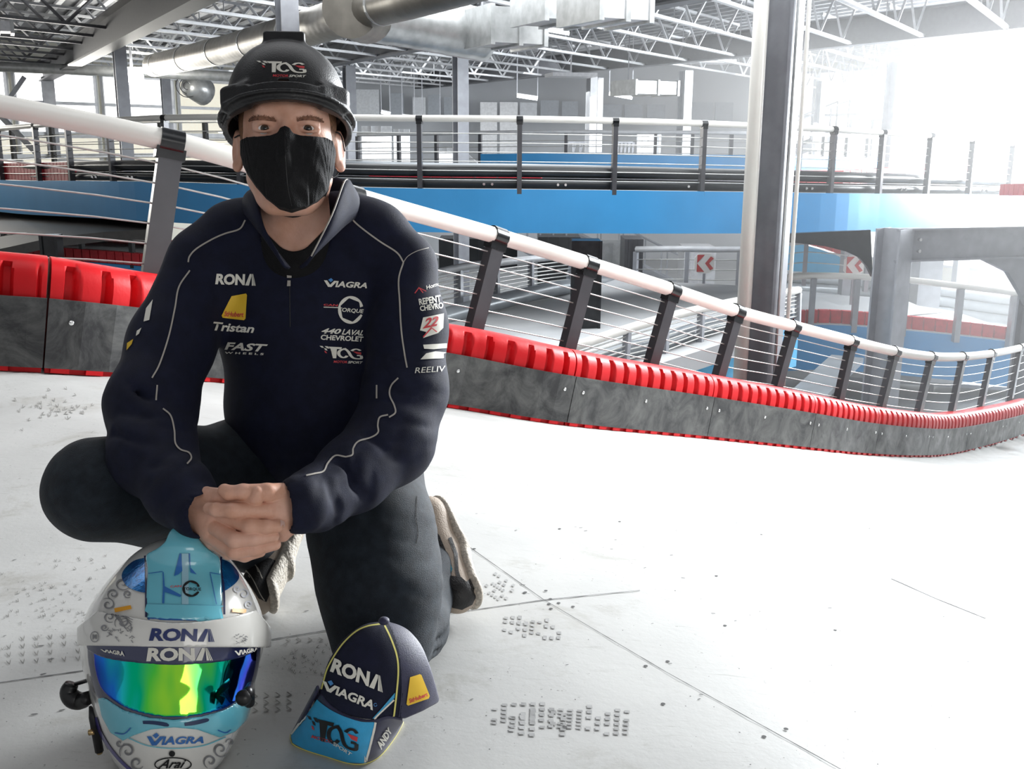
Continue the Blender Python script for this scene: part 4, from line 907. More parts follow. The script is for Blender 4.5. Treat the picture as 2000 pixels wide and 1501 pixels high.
        for k in range(int(s.n[2])):
            sc = eye / (eye - s.ax[2][k]); fi = np.clip((s.ax[0] * sc - s.lo[0]) / s.h, 0, s.n[0] - 1.001); fj = np.clip((s.ax[1] * sc - s.lo[1]) / s.h, 0, s.n[1] - 1.001)
            i0 = fi.astype(int); j0 = fj.astype(int); a = (fi - i0)[:, None]; b = (fj - j0)[None, :]
            v = sd[np.ix_(i0, j0)] * (1 - a) * (1 - b) + sd[np.ix_(i0 + 1, j0)] * a * (1 - b) + sd[np.ix_(i0, j0 + 1)] * (1 - a) * b + sd[np.ix_(i0 + 1, j0 + 1)] * a * b
            s.D[:, :, k] = np.maximum(s.D[:, :, k], v)
        return s
    def wob(s, amp, freqs, seed=1):
        rng = np.random.RandomState(seed); X, Y, Z = s.full(); T = np.zeros(s.n, np.float32)
        for f in freqs:
            v = rng.randn(3); v /= np.linalg.norm(v); T += (np.sin((X * v[0] + Y * v[1] + Z * v[2]) * f + rng.rand() * 6.28)).astype(np.float32)
        s.D += amp * T / len(freqs); return s
    def mesh(s):
        D = s.D; h = s.h; ins = D < 0; nx, ny, nz = D.shape
        cnt = np.zeros((nx - 1, ny - 1, nz - 1), np.int8)
        for i in (0, 1):
            for j in (0, 1):
                for k in (0, 1): cnt += ins[i:nx - 1 + i, j:ny - 1 + j, k:nz - 1 + k]
        act = (cnt > 0) & (cnt < 8); idx = np.argwhere(act); vid = np.full(act.shape, -1, np.int32); vid[act] = np.arange(len(idx))
        I, J, K = idx.T; acc = np.zeros((len(idx), 3)); num = np.zeros(len(idx))
        for ax in range(3):
            o1, o2 = [q for q in range(3) if q != ax]
            for u in (0, 1):
                for v in (0, 1):
                    c0 = [I.copy(), J.copy(), K.copy()]; c0[o1] = c0[o1] + u; c0[o2] = c0[o2] + v; c1 = [c.copy() for c in c0]; c1[ax] = c1[ax] + 1
                    a = D[c0[0], c0[1], c0[2]]; b = D[c1[0], c1[1], c1[2]]; m_ = (a < 0) != (b < 0); t = np.where(m_, a / np.where(m_, a - b, 1), 0)
                    p = np.stack(c0, 1).astype(float); p[:, ax] += t; acc[m_] += p[m_]; num[m_] += 1
        V = acc / num[:, None] * h + np.array([s.ax[i][0] for i in range(3)]); F = []
        for ax in range(3):
            o1, o2 = (ax + 1) % 3, (ax + 2) % 3; sh = [nx, ny, nz]; sl0 = [slice(None)] * 3; sl1 = [slice(None)] * 3; sl0[ax] = slice(0, sh[ax] - 1); sl1[ax] = slice(1, sh[ax])
            a = ins[tuple(sl0)]; b = ins[tuple(sl1)]; e = np.argwhere(a != b)
            e = e[(e[:, o1] > 0) & (e[:, o2] > 0) & (e[:, o1] < sh[o1] - 1) & (e[:, o2] < sh[o2] - 1)]
            if not len(e): continue
            fl_ = a[tuple(e.T)]
            def q(d1, d2):
                c = e.copy(); c[:, o1] -= d1; c[:, o2] -= d2; return vid[tuple(c.T)]
            f = np.stack([q(1, 1), q(0, 1), q(0, 0), q(1, 0)], 1); f[~fl_] = f[~fl_][:, ::-1]; F.append(f)
        F = np.concatenate(F)
        if s.frame is not None:
            Mx = np.array(s.frame); V = V @ Mx[:3, :3].T + Mx[:3, 3]
        return V, F
def np_mesh(name, V, F, mats, parent=None, fm=None, smooth=True):
    me = bpy.data.meshes.new(name); n = len(V); me.vertices.add(n); me.vertices.foreach_set('co', np.asarray(V, np.float32).ravel())
    F = np.asarray(F, np.int32); k = F.shape[1]; me.loops.add(F.size); me.loops.foreach_set('vertex_index', F.ravel()); me.polygons.add(len(F))
    me.polygons.foreach_set('loop_start', np.arange(0, F.size, k, dtype=np.int32)); me.polygons.foreach_set('loop_total', np.full(len(F), k, np.int32))
    if fm is not None: me.polygons.foreach_set('material_index', np.asarray(fm, np.int32))
    me.polygons.foreach_set('use_smooth', np.full(len(F), smooth)); me.update(); me.validate()
    for mm in mats: me.materials.append(mm)
    o = bpy.data.objects.new(name, me); COL.objects.link(o)
    if parent is not None:
        o.parent = parent; off = Vector((0, 0, 0)); q = parent
        while q is not None: off += Vector(q.location); q = q.parent
        o.location = -off
    return o
def smooth_v(V, F, it=1, lam=0.5):
    n = len(V); e = np.concatenate([F[:, [0, 1]], F[:, [1, 2]], F[:, [2, 3]], F[:, [3, 0]]]); 
    for _ in range(it):
        A = np.zeros_like(V); c = np.zeros(n); np.add.at(A, e[:, 0], V[e[:, 1]]); np.add.at(A, e[:, 1], V[e[:, 0]]); np.add.at(c, e[:, 0], 1); np.add.at(c, e[:, 1], 1)
        V = V + lam * (A / np.maximum(c, 1)[:, None] - V)
    return V
def bvh_of(V, F): return BVHTree.FromPolygons([Vector(v) for v in V], [tuple(int(i) for i in f) for f in F])
CAMR = [np.array(RX), -np.array(DN), -np.array(FW)]          # x right, y up, z toward the camera
def camframe(px, py, z):
    o = W(px, py, z); m_ = Matrix.Identity(4)
    for i in range(3):
        m_[i][0] = RX[i]; m_[i][1] = -DN[i]; m_[i][2] = -FW[i]; m_[i][3] = o[i]
    return m_
def rayframe(px, py, z):       # x right, y up, z straight back toward the camera from that point
    o = W(px, py, z); za = (CAM - o).normalized(); xa = (RX - za * RX.dot(za)).normalized(); ya = za.cross(xa); m_ = Matrix.Identity(4)
    for i in range(3): m_[i][0] = xa[i]; m_[i][1] = ya[i]; m_[i][2] = za[i]; m_[i][3] = o[i]
    return m_
def in_frame(fr_inv, px, py, d=0.0):
    a = fr_inv @ CAM; b = fr_inv @ W(px, py, 1.5); t = (d - a.z) / (b.z - a.z); r = a + (b - a) * t; return np.array((r.x, r.y, d))
# ------------------------------------------------------------------ marks laid on a surface along the line of sight they show in
def drape_pt(bvh, px, py, off, zfb=None):
    d = ray_dir(px, py).normalized(); hit = bvh.ray_cast(CAM, d)
    if hit[0] is None:
        if zfb is None: return None
        q = W(px, py, zfb); r = bvh.find_nearest(q); 
        if r[0] is None: return None
        n = r[1]; return r[0] + (n if n.dot(d) < 0 else -n) * off
    n = hit[1]; n = n if n.dot(d) < 0 else -n
    return hit[0] + (n * 0.6 - d * 0.4).normalized() * off
def drape(name, polys, bvh, off, material, parent=None, maxe=9.0, zfb=None, thick=0, tri=False):
    """polys: list of (verts2d, faces) or list of outlines in photograph coordinates"""
    bm = bmesh.new()
    for pl in polys:
        if isinstance(pl, tuple): vs, fs = pl
        else: vs, fs = pl, [tuple(range(len(pl)))]
        bv = [bm.verts.new((x, y, 0)) for x, y in vs]
        for f in fs:
            try: bm.faces.new([bv[i] for i in f])
            except ValueError: pass
    bmesh.ops.triangulate(bm, faces=bm.faces[:])
    for _ in range(7):
        es = [e for e in bm.edges if e.calc_length() > maxe]
        if not es: break
        bmesh.ops.subdivide_edges(bm, edges=es, cuts=1); bmesh.ops.triangulate(bm, faces=bm.faces[:])
    bad = []
    for v in bm.verts:
        p = drape_pt(bvh, v.co.x, v.co.y, off, zfb)
        if p is None: bad.append(v)
        else: v.co = p
    if bad: bmesh.ops.delete(bm, geom=bad, context='VERTS')
    # drop triangles stretched over a silhouette
    lng = [f for f in bm.faces if max(e.calc_length() for e in f.edges) > 0.05]
    if lng: bmesh.ops.delete(bm, geom=lng, context='FACES')
    for f in bm.faces:
        if f.normal.dot(CAM - f.calc_center_median()) < 0: f.normal_flip()
    me = bpy.data.meshes.new(name); bm.to_mesh(me); bm.free(); me.materials.append(material); me.polygons.foreach_set('use_smooth', np.ones(len(me.polygons), bool))
    o = bpy.data.objects.new(name, me); COL.objects.link(o)
    if parent is not None:
        o.parent = parent; offv = Vector((0, 0, 0)); q = parent
        while q is not None: offv += Vector(q.location); q = q.parent
        o.location = -offv
    if thick:
        md = o.modifiers.new('solid', 'SOLIDIFY'); md.thickness = thick; md.offset = -1
    return o
def stroke(path, w, closed=False, taper=False):
    """thick polyline in 2D -> (verts, faces)"""
    P = [Vector((p[0], p[1])) for p in path]; n = len(P); v = []; f = []
    for i, p in enumerate(P):
        a = P[i - 1] if (i > 0 or closed) else p; b = P[(i + 1) % n] if (i < n - 1 or closed) else p
        t = (b - a); t = t.normalized() if t.length > 1e-9 else Vector((1, 0)); nn = Vector((-t.y, t.x)); ww = w[i] if hasattr(w, '__len__') else w
        # mitre
        if 0 < i < n - 1 or closed:
            t1 = (p - a).normalized(); n1 = Vector((-t1.y, t1.x)); dd = max(0.5, nn.dot(n1)); ww = ww / dd
        v += [tuple(p + nn * ww / 2), tuple(p - nn * ww / 2)]
    m_ = n if closed else n - 1
    for i in range(m_): j = (i + 1) % n; f.append((2 * i, 2 * j, 2 * j + 1, 2 * i + 1))
    return (v, f)
def smooth2(path, n=6):
    return [(p.x, p.y) for p in catmull([Vector((a, b, 0)) for a, b in path], n)]
_tc = {}
def glyphs(txt, bold=0.0, shear=0.0, spacing=1.0):
    key = (txt, bold, shear, spacing)
    if key in _tc: return _tc[key]
    cu = bpy.data.curves.new('t', 'FONT'); cu.body = txt; cu.offset = bold; cu.shear = shear; cu.resolution_u = 3; cu.space_character = spacing
    ob = bpy.data.objects.new('t', cu); COL.objects.link(ob); me = bpy.data.meshes.new_from_object(ob)
    vs = np.array([tuple(v.co)[:2] for v in me.vertices]); fs = [tuple(p.vertices) for p in me.polygons]
    bpy.data.objects.remove(ob); bpy.data.curves.remove(cu); bpy.data.meshes.remove(me)
    lo, hi = vs.min(0), vs.max(0); vs = (vs - lo) / (hi - lo); _tc[key] = (vs, fs); return _tc[key]
def text(txt, quad, bold=0.02, shear=0.0, spacing=1.0, arc=0.0):
    """text filling a quadrilateral: top-left, top-right, bottom-right, bottom-left in photograph pixels; arc bends the middle down"""
    vs, fs = glyphs(txt, bold, shear, spacing); (ax, ay), (bx, by), (cx_, cy_), (dx, dy) = quad; out = []
    for u, v in vs:
        tx, ty = ax + (bx - ax) * u, ay + (by - ay) * u; sx_, sy_ = dx + (cx_ - dx) * u, dy + (cy_ - dy) * u
        out.append((sx_ + (tx - sx_) * v, sy_ + (ty - sy_) * v + arc * (1 - (2 * u - 1) ** 2)))
    return (out, fs)
def remap(polys, quad):
    """unit-square drawings (y up) into a quadrilateral"""
    (ax, ay), (bx, by), (cx_, cy_), (dx, dy) = quad; res = []
    for pl in polys:
        vs, fs = pl if isinstance(pl, tuple) else (pl, [tuple(range(len(pl)))])
        o_ = []
        for u, v in vs:
            tx, ty = ax + (bx - ax) * u, ay + (by - ay) * u; sx_, sy_ = dx + (cx_ - dx) * u, dy + (cy_ - dy) * u; o_.append((sx_ + (tx - sx_) * v, sy_ + (ty - sy_) * v))
        res.append((o_, fs))
    return res
# ================================================================== the kneeling person
M['skin'] = mat('skin', (0.66, 0.35, 0.24), 0.5, 0, 0.0, 30, bump=0.10, bscale=260, color2=(0.78, 0.46, 0.35))
_b = M['skin'].node_tree.nodes['Principled BSDF']; _b.inputs['Subsurface Weight'].default_value = 0.12; _b.inputs['Subsurface Radius'].default_value = (0.012, 0.004, 0.002); _b.inputs['Subsurface Scale'].default_value = 1.0
M['navy'] = mat('navy_knit', (0.0055, 0.0075, 0.024), 0.75, 0, 0.2, 40, bump=0.25, bscale=900, sheen=0.02, spec=0.25)
M['denim'] = mat('dark_denim', (0.008, 0.012, 0.018), 0.72, 0, 0.25, 50, bump=0.35, bscale=700, sheen=0.04, spec=.3, color2=(0.016, 0.024, 0.034))
M['black_cloth'] = mat('black_mask_cotton', (0.007, 0.007, 0.008), 0.8, 0, 0.2, 60, bump=0.3, bscale=500, sheen=0.03, spec=.25)
M['hat'] = mat('matt_black_hard_hat', (0.014, 0.014, 0.015), 0.42, 0, 0.15, 30, bump=0.12, bscale=420)
M['hat_in'] = mat('black_brim', (0.006, 0.006, 0.007), 0.35)
M['hair'] = mat('short_reddish_hair', (0.20, 0.085, 0.035), 0.7, 0, 0.4, 200, bump=0.5, bscale=600)
M['brow'] = mat('brown_eyebrow', (0.22, 0.10, 0.06), 0.8, 0, 0.4, 200)
M['eye'] = mat('eye_white', (0.85, 0.82, 0.80), 0.12, 0, 0.02)
M['iris'] = mat('brown_iris', (0.07, 0.045, 0.03), 0.1, 0, 0.2, 300)
M['pupil'] = mat('pupil', (0.003, 0.003, 0.003), 0.05)
M['piping'] = mat('grey_piping', (0.42, 0.39, 0.35), 0.6)
M['ivory'] = mat('ivory_print', (0.78, 0.76, 0.68), 0.6, 0, 0.03)
M['pr_red'] = mat('red_print', (0.62, 0.05, 0.06), 0.6, 0, 0.03)
M['pr_blue'] = mat('blue_print', (0.08, 0.28, 0.62), 0.6, 0, 0.03)
M['pr_yellow'] = mat('yellow_patch', (0.82, 0.52, 0.03), 0.55, 0, 0.03)
M['tan'] = mat('tan_shoe_leather', (0.42, 0.34, 0.27), 0.6, 0, 0.08, 30, bump=0.2, bscale=300)
M['solem'] = mat('beige_shoe_sole', (0.50, 0.45, 0.38), 0.7, 0, 0.25, 160, bump=0.45, bscale=170)
M['shoe_black'] = mat('black_shoe_panel', (0.014, 0.013, 0.013), 0.45, 0, 0.2, 60, bump=0.2)
M['teal'] = mat('teal_lining', (0.04, 0.24, 0.33), 0.6)
M['lace'] = mat('thin_lace', (0.45, 0.42, 0.36), 0.6)
person = empty('person', (float(W(650, 1200, 1.5).x), float(W(650, 1200, 1.5).y), 0.0))
tag(person, 'person in hard hat, black mask and navy jacket kneeling with hands clasped', 'person')
# ---- head (its own frame: x right in the picture, y up, z out of the face)
Ch = W(563, 268, 1.365); yaw = math.radians(2.0); pit = math.radians(12)
hz = Vector((CAM.x - Ch.x, CAM.y - Ch.y, 0)).normalized(); hz = (Matrix.Rotation(-yaw, 3, 'Z') @ hz); hx = UP.cross(hz).normalized()
hzt = (hz * math.cos(pit) + UP * math.sin(pit)).normalized(); hy = hzt.cross(hx).normalized()
HF = Matrix.Identity(4)
for i in range(3): HF[i][0] = hx[i]; HF[i][1] = hy[i]; HF[i][2] = hzt[i]; HF[i][3] = Ch[i]
hd = Field((-.115, -.30, -.16), (.125, .165, .135), 0.0017, HF)
hd.ell((0, .045, -.015), (.077, .092, .097), k=0)
hd.ell((0, -.005, .012), (.071, .075, .076), k=.03)
hd.ell((0, -.073, .018), (.052, .048, .060), k=.03)
hd.cap((-.022, -.118, .050), (.022, -.118, .050), .020, .020, k=.03)
for s_ in (-1, 1):
    hd.ell((s_ * .044, -.032, .048), (.024, .020, .024), k=.025)
    hd.cap((s_ * .052, -.07, -.005), (s_ * .036, -.102, .03), .015, .015, k=.03)
hd.cap((-.034, .0235, .0745), (.034, .0235, .0745), .0125, .0125, k=.018)
hd.cap((0, .01, .084), (0, -.044, .108), .0085, .0125, k=.014); hd.ell((0, -.048, .104), (.017, .010, .012), k=.01)
for s_ in (-1, 1):
    hd.ell((s_ * .034, -.002, .094), (.0205, .0125, .0165), k=.012, sub=True)
    # lids round the eyeball
    up_ = [(s_ * .0195, -.0035, .0775), (s_ * .026, .0026, .0838), (s_ * .034, .0046, .0858), (s_ * .042, .0030, .0818), (s_ * .0495, -.0025, .0725)]
    lo_ = [(s_ * .0195, -.0035, .0775), (s_ * .027, -.0072, .0822), (s_ * .035, -.0088, .0828), (s_ * .043, -.0068, .0785), (s_ * .0495, -.0025, .0725)]
    hd.path([tuple(p) for p in catmull(up_, 3)], [.0026] * 13, k=.005, kj=.001); hd.path([tuple(p) for p in catmull(lo_, 3)], [.0022] * 13, k=.005, kj=.001)
    hd.path([(s_ * .021, .0085, .0795), (s_ * .034, .0120, .0840), (s_ * .049, .006, .073)], [.004, .0052, .004], k=.008)
    # ears
    ec = np.array((s_ * .0835, -.022, -.012)); ea = np.array((s_ * .90, .05, .42)); ea /= np.linalg.norm(ea); e2 = np.array((0, 1, -.12)); e2 /= np.linalg.norm(e2); e3 = np.cross(ea, e2)
    hd.ell(ec, (.0075, .034, .020), R=[ea, e2, e3], k=.008)
    hd.ell(ec + ea * .0085 + np.array((0, .004, 0)), (.0065, .022, .0115), R=[ea, e2, e3], k=.004, sub=True)
    hd.ell(ec + ea * .003 + e3 * s_ * 0 + np.array((0, -.024, 0.002)), (.0065, .010, .010), R=[ea, e2, e3], k=.004)
    hd.path([ec + e2 * .026 + e3 * .012 * -s_, ec + e2 * .033, ec + e2 * .020 + e3 * .018 * s_], [.0035, .004, .0035], k=.004)
nb1 = hd.P(W(585, 500, 1.46)); hd.cap((0, -.055, -.035), nb1, .060, .062, k=.03)
hd.cap(hd.P(W(585, 500, 1.47)), hd.P(W(592, 560, 1.53)), .058, .07, k=.03)
for s_ in (-1, 1): hd.cap((s_ * .048, -.07, -.03), hd.P(W(585 + s_ * 9, 490, 1.405)), .012, .010, k=.02)
V, F = hd.mesh(); V1, F1 = V, F
# ---- hands (camera-side frame, metres)
HS = 1.2 / 1589; hf = camframe(470, 1010, 1.215)
def hp(px, py, d): return ((px - 470) * HS, -(py - 1010) * HS, d)
hn = Field((-.115, -.085, -.075), (.125, .07, .07), 0.0011, hf)
def hand(metas, wrist, wr, extra=()):
    for i, (p, r) in enumerate(metas): hn.cap(hp(*wrist), hp(*p), wr, r, k=.012 if i else 0.004)
    for a, b, r0, r1 in extra: hn.cap(hp(*a), hp(*b), r0, r1, k=.012)
def finger(pts, rad, k=.003):
    P = [hp(*p) for p in pts]; hn.path(P, rad, k=.0012, kj=.004)
# right hand (left in the picture): the back of the hand shows, fingers run to the right
hand([((428, 998, .010), .014), ((420, 1020, .014), .014), ((416, 1042, .010), .0135), ((416, 1060, -.002), .012)], (372, 990, -.022), .027, [((372, 990, -.024), (330, 985, -.075), .026, .026), ((380, 975, -.012), (425, 968, .004), .02, .013)])
finger([(416, 1058, -.002), (452, 1076, .016), (484, 1082, .017), (512, 1076, .010)], [.0115, .0098, .009, .008])
finger([(414, 1042, .010), (470, 1070, .036), (510, 1066, .032), (545, 1059, .022)], [.013, .0108, .0100, .0085])
finger([(420, 1022, .014), (474, 1046, .044), (510, 1044, .040), (543, 1042, .028)], [.0135, .0115, .0105, .0088])
finger([(428, 1000, .012), (502, 1019, .042), (532, 1022, .038), (551, 1023, .030)], [.0135, .0112, .0100, .0090])
# left hand (right in the picture)
hand([((532, 993, .020), .0145), ((548, 1012, .010), .014), ((552, 1030, -.004), .013), ((548, 1046, -.016), .012)], (584, 986, -.028), .028, [((584, 986, -.028), (630, 975, -.09), .028, .026), ((572, 974, -.018), (545, 964, .006), .019, .015)])
finger([(532, 994, .021), (470, 989, .046), (438, 988, .041), (420, 987, .032)], [.0138, .0108, .0100, .0088])
finger([(548, 1014, .008), (500, 1002, .020), (462, 1004, .014)], [.012, .010, .009])
finger([(552, 1032, -.006), (510, 1032, .006), (470, 1034, -.006)], [.012, .010, .009])
# thumbs
finger([(392, 972, -.006), (438, 968, .014), (484, 974, .024), (512, 966, .034), (515, 957, .036)], [.017, .0128, .0112, .0105, .0098])
finger([(556, 964, -.002), (530, 957, .024), (486, 955, .034), (460, 957, .035), (450, 952, .033)], [.017, .0132, .0115, .0108, .0098])
Vh, Fh = hn.mesh(); bvh_hand = bvh_of(Vh, Fh)
# ---- the covered body: torso, limbs, feet inside the clothes (coarse)
bd = Field((-1.1, 1.15, -.02), (.15, 2.45, .82), 0.008)
def wp(px, py, z): return np.array(W(px, py, z), float)
bd.ell(wp(600, 610, 1.50), (.145, .16, .10), R=CAMR, k=0); bd.ell(wp(655, 800, 1.55), (.135, .15, .10), R=CAMR, k=.05)
bd.cap(wp(450, 490, 1.475), wp(735, 490, 1.48), .05, .05, k=.04)
bd.path([wp(400, 515, 1.47), wp(300, 800, 1.37), wp(372, 985, 1.235)], [.045, .04, .029], k=.03); bd.path([wp(795, 530, 1.48), wp(775, 860, 1.39), wp(600, 982, 1.25)], [.045, .04, .029], k=.03)
bd.path([wp(600, 880, 1.62), wp(195, 950, 1.34), wp(495, 1058, 1.65)], [.07, .05, .03], k=.03); bd.path([wp(715, 880, 1.56), wp(747, 1240, 1.39), wp(845, 1110, 1.64)], [.08, .055, .04], k=.03)
Vb, Fb = bd.mesh()
Vall = np.concatenate([V1, Vh, Vb]); Fall = np.concatenate([F1, Fh + len(V1), Fb + len(V1) + len(Vh)])
body = np_mesh('body', Vall, Fall, [M['skin']], person)
bvh_head = bvh_of(V1, F1)
# eyes
for s_ in (-1, 1):
    c = HF @ Vector((s_ * .034, -.0018, .0715)); r = .0125; look = (CAM - c).normalized(); ux = look.orthogonal().normalized(); uy = look.cross(ux)
    rows = []; nr_, ns = 22, 28; fm = []
    for i in range(nr_ + 1):
        th = math.pi * i / nr_; bulge = 1 + (.05 * max(0, 1 - th / .5) ** 1.0)
        rows.append([c + (look * math.cos(th) * bulge + (ux * math.cos(2 * math.pi * k / ns) + uy * math.sin(2 * math.pi * k / ns)) * math.sin(th)) * r for k in range(ns + 1)])
    mb = MB().grid(rows)
    for i in range(nr_):
        th = math.pi * (i + .5) / nr_; fm += [2 if th < .24 else 1 if th < .55 else 0] * ns
    mesh_obj('eyeball', mb.v, mb.f, None, person, smooth=True, mats=[M['eye'], M['iris'], M['pupil']], fm=fm)
# eyebrows, ragged strokes on the brow
for side_, pts in (('l', [(486, 237), (498, 232), (514, 231), (530, 233), (540, 236)]), ('r', [(580, 236), (590, 232), (606, 231), (621, 234), (632, 239)])):
    pl = [stroke(smooth2(pts, 4), [3, 4, 5, 6, 7, 7, 8, 8, 8, 8, 8, 8, 7, 6, 5, 4, 3][:len(smooth2(pts, 4))])]
    for k in range(50):
        a = random.random(); q = smooth2(pts, 8); i = int(a * (len(q) - 1)); x, y = q[i]; dx = random.uniform(-5, 5); pl.append(stroke([(x, y + random.uniform(-2, 3)), (x + dx, y - random.uniform(3, 7))], 1.0))
    drape('eyebrow', pl, bvh_head, .0011, M['brow'], person, maxe=5)
# hair at the temples
hr = Field((-.10, -.06, -.10), (.10, .10, .06), 0.0022, HF)
hr.ell((0, .045, -.017), (.0795, .093, .0975), k=0); hr.ell((0, -.005, .006), (.0735, .075, .072), k=.03); hr.ell((0, .0, .06), (.0665, .3, .058), k=0, sub=True); hr.cut((0, -.035, 0), (0, -1, 0))
V, F = hr.mesh(); np_mesh('hair', V, F, [M['hair']], person)
# ---- mask
mk = Field((-.10, -.15, -.02), (.10, .03, .155), 0.0019, HF)
mk.ell((0, -.032, .020), (.0755, .072, .080), k=0); mk.ell((0, -.085, .022), (.061, .052, .068), k=.02); mk.cap((-.02, -.120, .052), (.02, -.120, .052), .024, .024, k=.03)
mk.path([(-.0015, .009, .090), (-.002, -.03, .118), (-.003, -.058, .125), (-.002, -.095, .108), (0, -.128, .082)], [.0065, .008, .009, .010, .012], k=.05)
mk.cap((-.05, -.02, .048), (.05, -.02, .048), .026, .026, k=.02)
for s_ in (-1, 1): mk.ell((s_ * .026, -.048, .062), (.044, .062, .052), k=.025)
X, Y, Z = mk.full()
mk.D = mk.D + (0.0005 * np.sin(200 * Y + 60 * X + 20 * np.sin(90 * X)) * np.clip((np.abs(X) - .018) / .04, 0, 1)).astype(np.float32) + (0.0008 * np.sin(170 * X + 120 * Y)).astype(np.float32) * (X > 0.005)
def px2h(px, py, zl):              # where a pixel's ray meets head plane z=zl
    a = HF.inverted() @ CAM; b = HF.inverted() @ W(px, py, 2.0); t = (zl - a.z) / (b.z - a.z); q = a + (b - a) * t; return (q.x, q.y)
mk.prism([px2h(*q) for q in [(472, 281, .04), (485, 276, .055), (505, 274, .075), (528, 270, .09), (543, 262, .10), (548, 252, .10), (557, 248, .10), (566, 252, .10), (572, 262, .10), (588, 270, .09), (612, 274, .075), (638, 276, .055), (650, 283, .04), (656, 300, .03), (657, 335, .03), (650, 352, .04), (640, 372, .05), (620, 392, .07), (597, 403, .09), (568, 409, .10), (545, 405, .09), (520, 388, .07), (500, 365, .05), (480, 335, .03), (473, 310, .03)]])
V, F = mk.mesh(); mask = np_mesh('face_mask', V, F, [M['black_cloth']], person); bvh_mask = bvh_of(V, F)
MB().tube([HF @ Vector(p) for p in catmull([(.068, -.010, .035), (.078, .006, .012), (.088, .004, -.006), (.093, -.02, -.016)], 5)], .0012, 6).build('ear_loop', M['black_cloth'], mask, smooth=True)
MB().tube([HF @ Vector(p) for p in catmull([(.066, -.07, .020), (.075, -.066, .0), (.086, -.05, -.014)], 5)], .0012, 6).build('ear_loop', M['black_cloth'], mask, smooth=True)
MB().tube([HF @ Vector(p) for p in catmull([(-.068, -.010, .035), (-.078, .0, .012), (-.088, .0, -.006)], 5)], .0012, 6).build('ear_loop', M['black_cloth'], mask, smooth=True)
# ---- hard hat
hp_ = math.radians(9); TF = HF @ Matrix.Translation((0.0, .030, -.012)) @ Matrix.Rotation(-hp_, 4, 'X')
ht = Field((-.135, -.075, -.16), (.135, .165, .18), 0.0022, TF)
X, Y, Z = ht.full(); ht.D = np.minimum(ht.D, (((np.abs(X / .101) ** 2.25 + np.abs(Y / .126) ** 2.25 + np.abs(Z / .124) ** 2.25) ** (1 / 2.25) - 1) * .112).astype(np.float32))
X, Y, Z = ht.full()
band = np.sqrt((X / .1065) ** 2 + (Z / .134) ** 2) - 1; bd_ = np.maximum(band * .115, np.maximum(Y - .012, -.03 - Y)) ; ht.D = np.minimum(ht.D, bd_.astype(np.float32))
ht.ell((0, 0, 0), (.1065, .030, .133), k=.006)
# brim: thin plate, wide at the sides of the peak and drooping
rr = np.sqrt((X / .1125) ** 2 + ((Z - .026) / .116) ** 2) - 1
yb = -.006 - 0.9 * np.clip(np.abs(X) - .060, 0, 1) ** 1.6 - .03 * np.clip(-Z, 0, 1) * 2
br_ = np.maximum(rr * .12, np.abs(Y - yb) - .0030); ht.D = np.minimum(ht.D, br_.astype(np.float32))
ht.D = np.maximum(ht.D, (yb - .012 - Y).astype(np.float32) * 1.0)
ht.ell((0, -.004, 0), (.0925, .118, .116), k=.001, sub=True)
X, Y, Z = ht.full(); cyl = np.sqrt((X / .097) ** 2 + (Z / .122) ** 2) - 1; ht.D = np.maximum(ht.D, -(np.maximum(cyl * .1, Y - .02)).astype(np.float32))
# crown boss and the raised slots
def rbox(Fd, c, hs, r, k, R=None, sub=False):
    X, Y, Z = Fd.full(); x, y, z = X - c[0], Y - c[1], Z - c[2]
    if R is not None: x, y, z = [R[i][0] * x + R[i][1] * y + R[i][2] * z for i in range(3)]
    qx, qy, qz = np.abs(x) - hs[0] + r, np.abs(y) - hs[1] + r, np.abs(z) - hs[2] + r
    d = np.sqrt(np.maximum(qx, 0) ** 2 + np.maximum(qy, 0) ** 2 + np.maximum(qz, 0) ** 2) + np.minimum(np.maximum(qx, np.maximum(qy, qz)), 0) - r
    sl = tuple(slice(0, int(n)) for n in Fd.n); Fd._mix(sl, np.broadcast_to(d, Fd.D.shape).astype(np.float32), k, sub)
rbox(ht, (0, .117, -.005), (.034, .013, .07), .005, .006)
for s_ in (-1, 1):
    a_ = .62; Rr = [[math.cos(a_), 0, -s_ * math.sin(a_)], [0, 1, 0], [s_ * math.sin(a_), 0, math.cos(a_)]]
    rbox(ht, (s_ * .084, .008, .078), (.017, .014, .010), .004, .003, R=Rr)
    rbox(ht, (s_ * .073, .002, .088), (.026, .020, .010), .006, .010, R=Rr)
V, F = ht.mesh(); hat = np_mesh('hard_hat', V, F, [M['hat']], person); bvh_hat = bvh_of(V, F)
def folds(Fd, c, rad, dr, wl, amp, seed=0):
    X, Y, Z = Fd.full(); x, y, z = X - c[0], Y - c[1], Z - c[2]; d = np.array(dr, float); d /= np.linalg.norm(d); rg = np.random.RandomState(seed)
    ph = (x * d[0] + y * d[1] + z * d[2]) / wl * math.pi + 0.9 * np.sin((x * d[2] - z * d[0]) * 24 + rg.rand() * 6) + .5 * np.sin((x + y + z) * 47 + rg.rand() * 6)
    m_ = np.exp(-((x * x + y * y + z * z) / (rad * rad)) ** 1.5); Fd.D += (amp * m_ * (0.6 - np.abs(np.sin(ph)) ** .8)).astype(np.float32)
